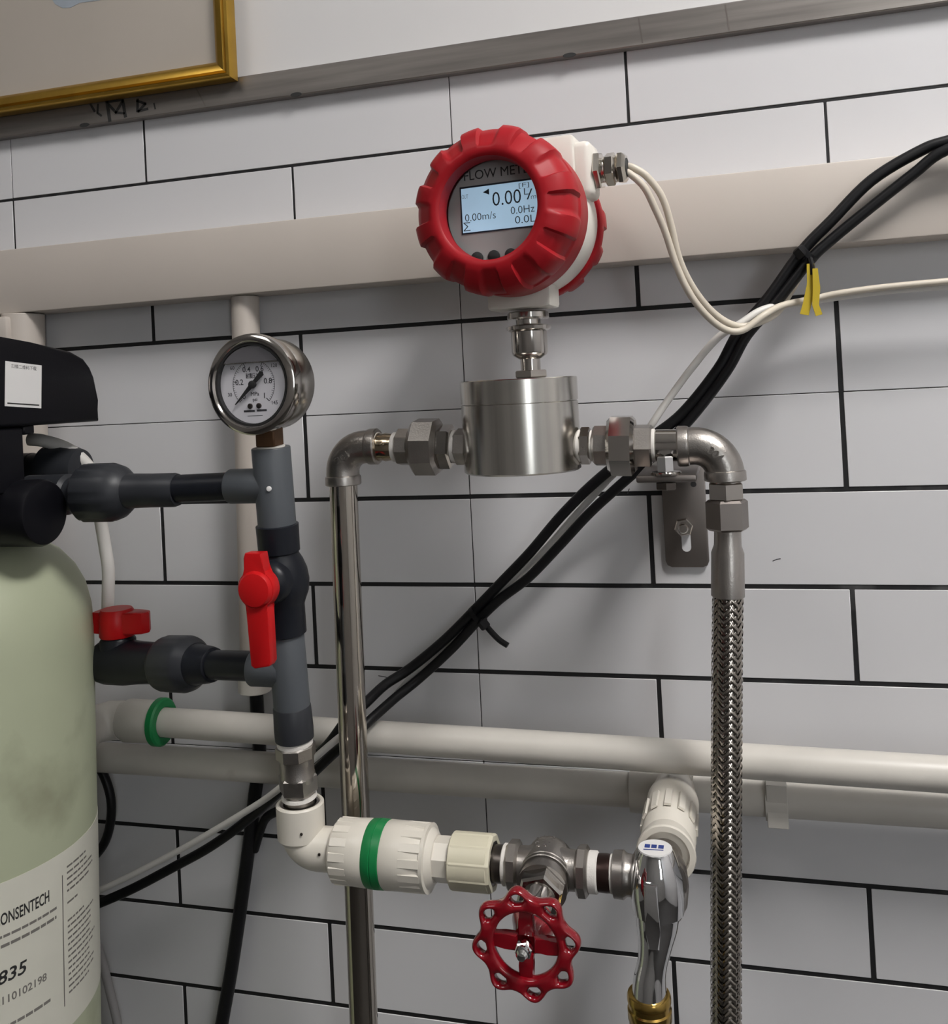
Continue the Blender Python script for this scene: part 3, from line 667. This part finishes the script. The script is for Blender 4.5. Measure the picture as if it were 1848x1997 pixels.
b = NB(); lathe(b, XB(-221), xbd, [(0, 15), (1.5, 17), (6, 20.4), (9, 21.2), (30, 21.2), (34, 20), (40, 16)], 64, rf=lambda th, i, r: r - (0.6 if (i in (3, 4) and int(th / (2 * PI) * 64) % 4 == 0) else 0)); t.part('union_nut', b, MIDPVC)
b = NB(); lathe(b, XB(-284), xbd, [(0, 17), (6, 18), (26, 18), (42, 16.5), (66, 15.6), (67, 14)], 40); lathe(b, XB(-268), Z, [(0, 14), (18, 14), (21, 12), (24, 9)], 32); t.part('body', b, DARKPVC)
b = NB(); hz = XB(-268) + Z * 21
lathe(b, hz, Z, [(0, 13.4), (1, 14), (20, 13.4), (22, 12)], 32)
oc = [(-20, -7.5), (0, -9), (20, -8.0), (27, -6), (30, 0), (27, 6), (20, 8.0), (0, 9), (-20, 7.5)]
prism(b, oc, hz + Z * 3.0, X, Y, 17, 1.6, 2)
t.part('tee_handle', b, REDPL, label='bright red plastic tee handle')
t = Thing('union_nut', 'grey union behind the upper dark pipe and filter head', 'union', (-300, 120, -60))
b = NB(); lathe(b, P(-345, 118, -32), X, [(0, 14), (20, 14), (21, 20), (40, 20.5), (52, 16), (53, 12)], 48); t.part('nut', b, MIDPVC)
b = NB(); lathe(b, P(-380, 118, -32), X, [(0, 14.5), (40, 14.5)], 32); t.part('adaptor', b, MIDPVC)

# ================================================================== filter tank and head
TX, TD, TR = -376.9, 180.0, 104.0
tk = Thing('filter_tank', 'pale green pressure tank with printed paper label', 'tank', (TX, TD, -1395))
b = NB(); lathe(b, P(TX, TD, -1398), Z, [(0, 90), (6, 104), (1240, 104), (1258, 102.5), (1275, 98.5), (1290, 91), (1303, 80), (1313, 66), (1319, 50), (1322, 36), (1330, 34), (1338, 34)], 128); shell = tk.part('shell', b, TANK)
def TF(a, z, h=0.0):
    a = math.radians(a); return P(TX + math.cos(a) * (TR + h), TD + math.sin(a) * (TR + h), z)
b = NB(); zs = [-438, -307.5]; n = 64; ri = []; ro = []
for i in range(n + 1):
    a = -60 + 190 * i / n
    ri.append([b.verts.new(TF(a, z, 0.05)) for z in zs]); ro.append([b.verts.new(TF(a, z, 0.35)) for z in zs])
for i in range(n):
    b.faces.new((ro[i][0], ro[i + 1][0], ro[i + 1][1], ro[i][1])); b.faces.new((ri[i][1], ri[i + 1][1], ri[i + 1][0], ri[i][0]))
    b.faces.new((ro[i][1], ro[i + 1][1], ri[i + 1][1], ri[i][1])); b.faces.new((ri[i][0], ri[i + 1][0], ro[i + 1][0], ro[i][0]))
b.faces.new((ri[0][0], ro[0][0], ro[0][1], ri[0][1])); b.faces.new((ri[n][1], ro[n][1], ro[n][0], ri[n][0]))
lab = tk.part('paper_label', b, LABELM)
def on_tank(a0, z0):      # right end or left end at angle a0; u runs to the right (smaller angle)
    return lambda u, v, wv: TF(a0 - math.degrees(u / TR), z0 + v, 0.42 + wv)
b = NB()
text_into(b, 'CONSENTECH', 11.5, on_tank(9.5, -333), width=40, extrude=0.05, align='RIGHT', bold=0.18)
tk.part('label_heading', b, INK, lab)
b = NB(); text_into(b, '835', 12.5, on_tank(20.0, -372.8), width=20, extrude=0.05, align='RIGHT', bold=0.2, shear=0.15); tk.part('label_model', b, INK, lab)
b = NB(); text_into(b, '2110102198', 7.6, on_tank(11.5, -388.6), width=37, extrude=0.05, align='RIGHT', bold=0.12); tk.part('label_number', b, FADED, lab)
b = NB()
def bar(a0, a1, z, h):
    m = 10; lo = [];
    for i in range(m + 1):
        a = a0 + (a1 - a0) * i / m; lo.append((b.verts.new(TF(a, z - h / 2, 0.45)), b.verts.new(TF(a, z + h / 2, 0.45))))
    for i in range(m): b.faces.new((lo[i][0], lo[i + 1][0], lo[i + 1][1], lo[i][1]))
FINE = random.Random(3)
def words(a0, a1, z, h):
    a = a0
    while a > a1 + 0.6:
        e = max(a1, a - FINE.uniform(1.2, 4.0)); bar(a, e, z, h); a = e - 0.45
words(60, 6.2, -344.5, 1.9); words(60, 6.4, -351.0, 2.2); words(60, 9.6, -407, 2.2)
bar(3.2, 2.7, -372, 96)
z = -320.5
for k in range(22):
    if k in (5, 7, 8): z -= 4.4; continue
    words(0.4, -21.5 + FINE.uniform(0, 9) + (10 if k in (6, 9) else 0), z, 1.5); z -= 4.4
tk.part('fine_print', b, FADED, lab, kind='stuff')
# head
hd = Thing('control_valve', 'black control head with white sticker on top of the tank', 'control valve', (TX, TD, -76))
b = NB(); ol = [(115.5, 6), (117, 23), (119.5, 42), (124, 50), (131, 56.5), (146, 62), (190, 67.5), (220, 70.5), (300, 74), (325, 64), (334, 40), (336, 7)]
prism(b, ol, P(-275, 0, 0), OUT, Z, 205, 3, 3); hood = hd.part('hood', b, BLACKP)
b = NB(); box(b, -470, -277, 197, 300, -42, 7, 3); box(b, -300, -278, 186, 197, 0, 7, 1); hd.part('valve_neck', b, BLACKP)
b = NB(); lathe(b, P(TX, TD, -59), Z, [(0, 40), (8, 40), (10, 38), (22, 38)], 48); lathe(b, P(-312, 203, -56), X, [(0, 24), (51, 24), (54, 22.5), (54.6, 21)], 48)
hd.part('valve_body', b, BLACKP)
sr = math.radians(-4.5); SU = Y * math.cos(sr) + Z * math.sin(sr); SV = Z * math.cos(sr) - Y * math.sin(sr)
SO = P(-275.0, 199, 36)
b = NB(); prism(b, [(-18, -16), (18, -16), (18, 16), (-18, 16)], SO, SU, SV, 0.35); stk = hd.part('sticker', b, STICK, hood, 'white paper sticker')
b = NB(); text_into(b, '扫描二维码下载', 3.2, on_plane(SO + SV * 12.8 + X * 0.37, SU, SV), width=25, extrude=0.03); hd.part('sticker_heading', b, INK, hood)
b = NB(); ribbon(b, [(-15.5, -13.8), (15.5, -13.8)], 1.0, SO + X * 0.37, SU, SV, 0.03); hd.part('sticker_line', b, INK, hood)

# ================================================================== lower assembly
AZ, AD = -306.5, 150.0
def AX(x): return P(x, AD, AZ)
E0 = K(-277); ec = P(E0.x, AD, AZ)
t = Thing('pipe_elbow', 'clean white plastic elbow below the steel coupling', 'elbow', (-92, 150, -325))
b = NB(); lathe(b, P(ec.x, AD, -274), -Z, [(2.5, 13), (0, 14.6), (0, 16.2), (1, 17.2), (24, 17.0), (27, 14.6)], 44, caps=False)
tube(b, [P(ec.x, AD, -290)] + arc_pts(ec + X * 14 + Z * 14, -X, -Z, 14, 12) + [AX(-66)], 15.0, 36, 1, caps=False)
t.part('body', b, PPRW)
b = NB(); lathe(b, P(ec.x, AD, -277.5), Z, [(-14, 12.0), (2.6, 12.0), (2.6, 14.8), (-14, 14.8)], 40); t.part('thread_insert', b, CAST)
for (px, pd, pz) in ((-88.5, 165.8, -289.5), (-76.0, 165.0, -303)):
    b = NB(); lathe(b, P(px, pd, pz), OUT, [(0, 1.1), (0.6, 0.9)], 12); t.part('pin_hole', b, DARKST)
t = Thing('union_coupling', 'white plastic union with bright green ring', 'union', (-32, 150, -328))
def ribs(x0, x1, r, n, par, wd=3.2, h=0.75, ph=0.2):
    for k in range(n):
        bb = NB(); a = 2 * PI * k / n + ph; u = Y * math.cos(a) + Z * math.sin(a); s_ = X.cross(u)
        prism(bb, [(-wd, -.4), (wd, -.4), (wd * .8, h), (-wd * .8, h)], AX(x0) + u * r, s_, u, -(x1 - x0) if s_.cross(u).dot(X) < 0 else (x1 - x0))
        t.part('grip_rib', bb, PPRW, par)
b = NB(); lathe(b, AX(-69), X, [(0, 15), (0, 19.5), (2, 21.2), (24, 22.4), (26, 21.8), (26, 16)], 56); n1 = t.part('left_nut', b, PPRW)
ribs(-67, -55, 21.1, 14, n1)
b = NB(); lathe(b, AX(-43.5), X, [(0, 18), (0, 21.6), (1, 22.4), (6.4, 22.8), (6.8, 22.2), (7.2, 22.2), (7.6, 22.8), (12.5, 22.6), (13.5, 21.6), (13.5, 18)], 64); t.part('ring', b, GREEN, label='bright green union ring')
b = NB(); lathe(b, AX(-30.5), X, [(0, 18), (0, 22.0), (1, 22.6), (16, 22.2), (30, 21.0), (34, 18.0), (36, 15.5)], 56); n2 = t.part('right_nut', b, PPRW)
ribs(-16, -1, 21.4, 14, n2, h=0.9)
b = NB(); lathe(b, AX(-1.5), X, [(0, 16), (0.2, 22.2), (2.6, 22.4), (3.2, 18)], 48, rf=None); t.part('lip', b, PPRW)
t = Thing('pipe_adaptor', 'cream plastic adaptor between union and gate valve', 'adaptor', (30, 150, -326))
b = NB(); lathe(b, AX(2), X, [(0, 14.6), (16.5, 14.8)], 8, PI / 8); t.part('neck', b, PPRW, angle=30)
b = NB(); lathe(b, AX(16.5), X, [(0, 15), (0.6, 17.6), (2.5, 18.8), (28.5, 18.8), (30, 18.0), (30, 14.4), (24, 14.0)], 10, 0.3, caps=False)
lathe(b, AX(18), X, [(0, 18.5), (26, 18.5), (28, 16), (28, 14)], 40, caps=False); t.part('socket', b, mat('cream_plastic', (0.66, 0.62, 0.48), 0.38, var=0.02), angle=30)
b = NB(); lathe(b, AX(34), X, [(0, 14.2), (12.2, 14.2), (12.2, 11.2), (2, 11)], 36, caps=False); t.part('thread_insert', b, DARKST)
# gate valve
gv = Thing('gate_valve', 'cast steel gate valve with red lobed handwheel', 'valve', (83.5, 150, -340))
b = NB(); cyl(b, AX(42), AX(58), 12.0, 32, 0.5); gv.part('nipple', b, DARKST)
b = NB(); cyl(b, AX(53), AX(56.3), 13.2, 32, 0.6); gv.part('seal_tape', b, TAPE)
VX = 83.5
b = NB()
hexn(b, AX(56), AX(64.5), 30, 8, 0.2, 1.6); hexn(b, AX(103), AX(111), 30, 8, 0.2, 1.6)
lathe(b, AX(62), X, [(0, 12.5), (8, 12.8), (14, 15), (29, 15), (35, 12.8), (43, 12.5)], 40)
GVD = (P(84, 225, -313) - P(VX, 150, AZ + .5)).normalized()
def GP(d): return P(VX, 150, AZ + .5) + GVD * (d - 150)
lathe(b, GP(135), GVD, [(0, 9), (1, 13), (4, 15.6), (9, 16.6), (24, 16.6), (30, 15.4), (33, 15.4), (34, 16.4), (38, 16.4)], 44)
gv.part('valve_body', b, CAST)
b = NB(); hexn(b, GP(172), GP(183), 27, 6, 0.25, 1.4); lathe(b, GP(182), GVD, [(0, 11), (6, 9.5), (12, 9.2)], 32); hexn(b, GP(193), GP(202), 17, 6, 0.1, 1); gv.part('bonnet', b, STEEL)
for off in (23.0, 26.5):
    b = NB(); lathe(b, GP(135 + off), GVD, [(0, 16.6), (0.5, 17.1), (1.2, 17.1), (1.7, 16.6)], 44, caps=False); gv.part('body_ring', b, CAST)
b = NB()
for i_, (mx_, mz_) in enumerate([(-4.5, 4), (0, 4.6), (4.5, 3.6), (-4, 0), (0.5, 0.4), (4.4, -0.6), (-2.2, -3.6), (2.4, -3.8), (6.4, 4.2), (5.6, 1.4)]):
    lathe(b, P(VX - 3 + mx_, 148 + -mz_ * 1.4, AZ + 16.4 - (mx_ - 3) ** 2 * 0.022), Z, [(0, 1.3), (0.7, 1.1), (1.0, 0.5)], 10)
gv.part('cast_mark', b, STEEL)
# handwheel
WC = P(84, 225, -313.0); NLOB = 8; off0 = math.radians(98)
def pol(r, a, dd): return WC + (X * math.cos(a) + Z * math.sin(a)) * r + OUT * dd
b = NB(); SEG = 6
def outer(a):
    s = math.cos((a - off0) * NLOB); return 31.0 + 3.2 * s
for k in range(NLOB):
    ac = off0 + 2 * PI * k / NLOB; hw = PI / NLOB
    # boundary of sector, counter-clockwise
    loop = []
    loop += [(outer(ac - hw + 2 * hw * i / SEG), ac - hw + 2 * hw * i / SEG) for i in range(SEG + 1)]
    loop += [(r_, ac + hw) for r_ in (25.0,)]
    loop += [(19.0, ac + hw - 2 * hw * i / SEG) for i in range(SEG + 1)]
    loop += [(25.0, ac - hw)]
    hr, hcr = 3.0, 27.2
    cx_, cy_ = hcr, 0.0
    hole = []
    for (r_, a_) in loop:
        x_ = r_ * math.cos(a_ - ac) - cx_; y_ = r_ * math.sin(a_ - ac); th = math.atan2(y_ * 0.75, x_)
        hx = cx_ + math.cos(th) * 2.5; hy = math.sin(th) * 3.7
        hole.append((math.hypot(hx, hy), ac + math.atan2(hy, hx)))
    Lf = [b.verts.new(pol(r_, a_, 4.2)) for r_, a_ in loop]; Lb = [b.verts.new(pol(r_, a_, -4.2)) for r_, a_ in loop]
    Hf = [b.verts.new(pol(r_, a_, 4.2)) for r_, a_ in hole]; Hb = [b.verts.new(pol(r_, a_, -4.2)) for r_, a_ in hole]
    m = len(loop)
    for i in range(m):
        j = (i + 1) % m
        b.faces.new((Lf[i], Lf[j], Hf[j], Hf[i])); b.faces.new((Lb[j], Lb[i], Hb[i], Hb[j])); b.faces.new((Hf[i], Hf[j], Hb[j], Hb[i]))
        if i < SEG or (SEG + 2 <= i < SEG + 2 + SEG): b.faces.new((Lf[j], Lf[i], Lb[i], Lb[j]))
bmesh.ops.remove_doubles(b, verts=b.verts[:], dist=0.02)
rim = gv.part('handwheel_rim', b, REDWH, angle=180, label='glossy red handwheel rim with eight lobes')
sm = rim.modifiers.new('round', 'SUBSURF'); sm.levels = 2; sm.render_levels = 2
for k in range(4):
    a = PI / 2 * k - 0.04; u = X * math.cos(a) + Z * math.sin(a); s_ = OUT.cross(u)
    b = NB(); prism(b, [(5, -5), (13, -3.4), (22, -4.2), (22, 4.2), (13, 3.4), (5, 5)], WC + OUT * (-4.5), u, s_ if u.cross(s_).dot(OUT) > 0 else -s_, 5.5, 1.0, 2)
    gv.part('spoke', b, REDWH, rim)
b = NB(); lathe(b, WC - OUT * 22, OUT, [(0, 13.5), (8, 11), (14, 9), (19, 8.6), (20.5, 7)], 32); gv.part('hub', b, REDWH, rim)
b = NB(); lathe(b, WC + OUT * 1, OUT, [(0, 4.2), (9, 4.2)], 24); hexn(b, WC + OUT * 4, WC + OUT * 8.5, 9.4, 6, 0.2, 0.8); lathe(b, WC + OUT * 10, OUT, [(0, 3.2), (2, 3.6), (4, 2.4), (4.4, 0)], 20); gv.part('stem_nut', b, CHROME)
# link to tap
t = Thing('pipe_nipple', 'dark taped nipple between gate valve and chrome tap', 'nipple', (118, 150, -318))
b = NB(); cyl(b, AX(110.6), AX(117.4), 13.0, 32, 1.0); t.part('seal_tape', b, TAPE)
b = NB(); lathe(b, AX(117), X, [(0, 11.6), (6, 11.9), (8.6, 11.6)], 32); t.part('barrel', b, mat('dark_brown_steel', (0.07, 0.045, 0.04), 0.3, 0.9))
b = NB(); cyl(b, AX(125.4), AX(127.2), 11.9, 32, 0.4); t.part('tape_end', b, TAPE)

# ================================================================== chrome tap
tp = Thing('chrome_tap', 'chrome tap with blue printed cap and long tapered spout', 'tap', (154, 160, -376))
b = NB(); lathe(b, AX(127), X, [(0, 12), (0.8, 14.4), (7, 14.8), (9, 13), (14, 12.6)], 36)
lathe(b, P(157, 134, AZ + 2), OUT, [(0, 12), (8, 15), (14, 17.5), (24, 18)], 36); lathe(b, P(156, 150, AZ - 24), Z, [(0, 14), (8, 18), (20, 19.5), (32, 18.5), (40, 14)], 36)
tp.part('body', b, CAST)
KX, KD = 156.2, 161.0
b = NB(); lathe(b, P(KX, KD, -324), Z, [(0, 13.5), (2.5, 16.4), (14, 17.4), (26, 16.6), (35, 13.6), (40, 11.9), (41.6, 10.9)], 16, 0.13); tp.part('knob', b, CHROME, angle=24)
b = NB(); lathe(b, P(KX, KD, -282.8), Z, [(0, 10.9), (1.2, 10.6)], 40); cap = tp.part('cap_disc', b, STICK, label='white cap disc with blue print')
b = NB(); co = P(KX - 0.5, KD + 0.5, -281.55)
for dx in (-4.4, -0.2, 4.2): prism(b, [(dx - 1.7, -0.6), (dx + 1.7, -0.6), (dx + 1.7, 3.8), (dx - 1.7, 3.8)], co, X, Y, 0.1)
prism(b, [(-6.5, -3.6), (6, -3.0), (6, -2.0), (-6.5, -2.6)], co, X, Y, 0.1); tp.part('cap_print', b, BLUEINK, cap)
b = NB(); prism(b, [(-4.2, 24), (4.2, 24), (4.6, -4), (3.4, -16), (-3.4, -16), (-4.6, -4)][::-1], P(KX - 2.2, KD + 12.5, -320), X, Z, 7, 1.2, 2); tp.part('lever', b, CHROME)
b = NB(); tube(b, [P(155.5, 158, -322), P(154.5, 160, -333), P(153, 163, -344), P(151, 165, -354), P(149, 166, -364), P(148, 166.5, -378)], [15.5, 14.2, 11.4, 10.2, 11.2, 12.6], 32, 5, (1.0, 0.92)); tp.part('spout', b, CHROME)
t = Thing('hose_connector', 'brass hose connector under the chrome spout', 'connector', (148, 166, -420))
b = NB(); lathe(b, P(148, 166.5, -371), -Z, [(0, 11.8), (0.5, 13.2), (2, 13.8), (5, 13.8), (6, 13.0), (9, 13.0), (10, 13.9), (16, 13.9), (17, 13.2), (22, 13.2), (24, 12), (49, 12)], 44); t.part('body', b, BRASS)
b = NB(); tube(b, [P(148, 166.5, -415), P(147, 167, -520), P(150, 165, -760)], 10.5, 20); t.part('water_hose', b, MIDPVC)

# ================================================================== cables
def cable(name, pts, r, m, label, cat='cable', n=12, flat=None, group=None):
    bb = NB(); tube(bb, [P(*p) for p in pts], r, n, 6, flat)
    return single(name, bb, m, label, cat, group)
cable('power_cable', [(1995,20,420),(1200,50,330),(700,52,250),(500,51,202),(419,50,179),(374,48,173),(355,47,168),(323,47,151),(295,47,125),(274,46,105),(249,44,73),(226,42,48),(210,41,22),(182,40,-10),(156,40,-29),(115,36,-59),(84,30,-87),(55,24,-118),(29,20,-143),(5,18,-166),(-23,18,-192),(-54,20,-216),(-73,32,-227),(-82,55,-235),(-90,72,-241),(-106,78,-261),(-127,74,-279),(-160,66,-309),(-197,52,-340),(-240,40,-371),(-280,36,-394),(-322,38,-416),(-357,42,-431),(-411,48,-452),(-463,50,-472)], 4.2, CABK, 'upper black cable running diagonally down to behind the tank')
cable('power_cable', [(1995,20,406),(1200,60,316),(700,60,238),(500,58,196),(418,56,175),(372,53,166),(350,50,152),(322,48,132),(294,47,111),(279,47,98),(254,45,69),(232,43,46),(216,42,20),(189,40,-13),(163,40,-38),(134,36,-62),(106,30,-86),(79,25,-113),(52,21,-139),(27,20,-157),(8,19,-174),(-17,19,-199),(-46,20,-224),(-64,35,-237),(-78,64,-248),(-87,70,-256),(-114,62,-279),(-150,47,-312),(-178,26,-340),(-202,12,-358),(-216,8,-388)], 4.0, CABK, 'lower black cable of the diagonal pair beside the wall')
cable('signal_cable', [(1995,30,92),(1000,30,80),(600,30,75),(419,30,73),(372,30,73),(336,30,73),(301,30,71),(272,36,68),(245,50,64),(227,56,54),(211,54,45),(192,48,25),(171,46,-1),(158,46,-19),(139,33,-45),(123,29,-59),(95,22,-87),(63,15,-120),(33,10,-146),(8,9,-168),(-20,9,-195),(-52,11,-222),(-72,40,-243),(-84,70,-248),(-94,84,-253),(-119,82,-273),(-156,72,-303),(-192,60,-328),(-270,46,-375),(-352,44,-417),(-405,44,-440),(-463,44,-465)], 2.8, CAW, 'white cable from the right edge running down beside the black cables')
cable('signal_cable', [(150,107,168),(153,107,168),(161,108,165),(170,106,158),(179,102,144),(184,96,124),(188,90,101),(196,82,81),(207,72,65),(219,66,55),(230,62,52),(243,57,55),(255,46,62),(264,36,75),(273,28,89),(284,22,107)], 2.5, CAC, 'outer cream cable looping from gland up under the trunking')
cable('signal_cable', [(150,110,163),(153,110,163),(159,112,160),(168,110,150),(174,105,136),(180,99,119),(186,92,96),(194,86,76),(205,78,60),(217,71,50),(229,67,49),(244,62,59),(258,50,66),(280,38,70),(300,36,73),(330,36,75),(372,36,76),(420,36,77),(600,38,82),(1000,38,88),(1995,38,101)], 2.5, CAC, 'inner cream cable looping from gland and off to the right')
cable('drain_hose', [(-333,128,-6),(-320,126,-8),(-302,120,-16),(-290,112,-32),(-286,108,-52),(-287,105,-74),(-288,100,-96),(-287,98,-117),(-288,98,-134),(-290,97,-150)], 5.2, HOSEW, 'white flexible hose curving down behind the dark union', 'hose')
cable('flat_cable', [(-202,16,-238),(-203,14,-266),(-206,9,-305),(-213,9,-342),(-220,10,-383),(-231,12,-442),(-242,14,-497),(-252,16,-541),(-268,18,-612),(-280,20,-700)], 6.0, CABK, 'thick black cable hanging straight down left of the polished pipe')
cable('loop_cable', [(-389,20,-296),(-366,22,-313),(-353,24,-336),(-352,24,-359),(-361,22,-384),(-378,20,-403),(-401,20,-417)], 4.2, CABK, 'short black cable curving out behind the tank')
cable('clear_tube', [(-390,12,-462),(-385,12,-482),(-378,12,-505),(-371,12,-533),(-365,12,-560),(-361,12,-599),(-358,12,-660)], 4.0, GHOST, 'faint grey tube beside the tank at the bottom', 'tube')
# cable ties
def tie(label, c, axis, r, tail, head):
    t = Thing('cable_tie', label, 'cable tie', (c.x, -c.y, c.z))
    b = NB(); lathe(b, c - axis * 2, axis, [(0, r - .6), (0, r), (4, r), (4, r - .6)], 28, caps=False); t.part('band', b, CABK)
    b = NB(); tube(b, tail, 2.9, 8, 4, (1, 0.7)); t.part('tail', b, CABK)
    b = NB(); lathe(b, head - Vector((0.6, 0, -0.8)).normalized() * 3.5, Vector((0.6, 0, -0.8)), [(0, 3.0), (1, 4.6), (7, 4.6), (8, 3.6)], 4); t.part('head', b, CABK)
    return t
cax = (P(32, 20, -146) - P(-22, 18, -194)).normalized()
tie('black cable tie with a cut tail on the diagonal cables', P(6.5, 18, -171), cax, 9.0, [P(13, 24, -176), P(20, 28, -182), P(27, 30, -188), P(34, 31, -192)], P(13, 26, -176))
cax = (P(295, 47, 118) - P(250, 44, 71)).normalized()
t = tie('black cable tie with yellow tags under the trunking', P(277, 46.5, 101.5), cax, 8.0, [P(278, 54, 98), P(279, 56, 92), P(279, 56, 86)], P(272, 52, 104))
for od, pts in ((56, [(275.5, 94), (280.5, 94), (281.5, 80), (277.5, 66), (275, 57), (269, 58.5), (271.5, 66), (275, 80)]), (58.5, [(279, 90), (282.5, 90), (283.5, 76), (282, 64), (284, 57), (279.5, 56), (277.5, 64), (278.5, 76)])):
    b = NB(); prism(b, pts[::-1], P(0, od, 0), X, Z, 1.6); t.part('yellow_tag', b, YELLOW, label='yellow marker tag')

# small marks on the tiles
for i, (mx_, mz_, a, ln) in enumerate([(246, -129, 0.3, 6), (205, -137, -0.6, 4.5), (-86, -231, -0.2, 11), (134, -73, 1.2, 4)]):
    b = NB(); dx, dz = math.cos(a) * ln / 2, math.sin(a) * ln / 2
    ribbon(b, [(mx_ - dx, mz_ - dz), (mx_, mz_ + 0.4), (mx_ + dx, mz_ + dz)], 0.7, P(0, 0.02, 0), X, Z, 0.12)
    o = make('tile_scratch', b, DIALINK, Vector((wall_org.x, wall_org.y, wall_org.z - OZ / 1000)) * 1000, wall)

# ================================================================== ceiling lamps (the room's own light)
def lamp(label, x, d, lx, ld, strength):
    t = Thing('ceiling_lamp', label, 'lamp', (x, d, CEZ - 40))
    b = NB(); box(b, x - lx / 2 - 15, x + lx / 2 + 15, d - ld / 2 - 15, d + ld / 2 + 15, CEZ - 30, CEZ - 0.5, 2); t.part('housing', b, LAMPW)
    m = mat('lamp_glow_%g' % strength, (1.0, 0.975, 0.95), 0.5, var=0.0, emit=strength)
    b = NB(); box(b, x - lx / 2, x + lx / 2, d - ld / 2, d + ld / 2, CEZ - 38, CEZ - 30.2, 1); t.part('diffuser', b, m)
lamp('square ceiling lamp to the right of the pipework', 850, 700, 400, 400, LAMP_MAIN)
lamp('square ceiling lamp to the left of the pipework', -600, 1000, 500, 500, LAMP_SIDE)
# tall daylight window in the wall behind the viewer
wn = Thing('window_1', 'tall daylight window in the wall opposite the pipework', 'window', (1470, DF - 20, -290), kind='structure')
b = NB()
for (x0, x1, z0, z1) in ((1230, 1270, -290, 940), (1670, 1710, -290, 940), (1230, 1710, 900, 940), (1230, 1710, -290, -250)): box(b, x0, x1, DF - 40, DF - 0.5, z0, z1, 2)
wn.part('window_frame', b, LAMPW)
b = NB(); box(b, 1270, 1670, DF - 20, DF - 12, -250, 900, 0); wn.part('pane', b, mat('daylight_pane', (0.93, 0.97, 1.0), 0.5, var=0.0, emit=WINDOW))
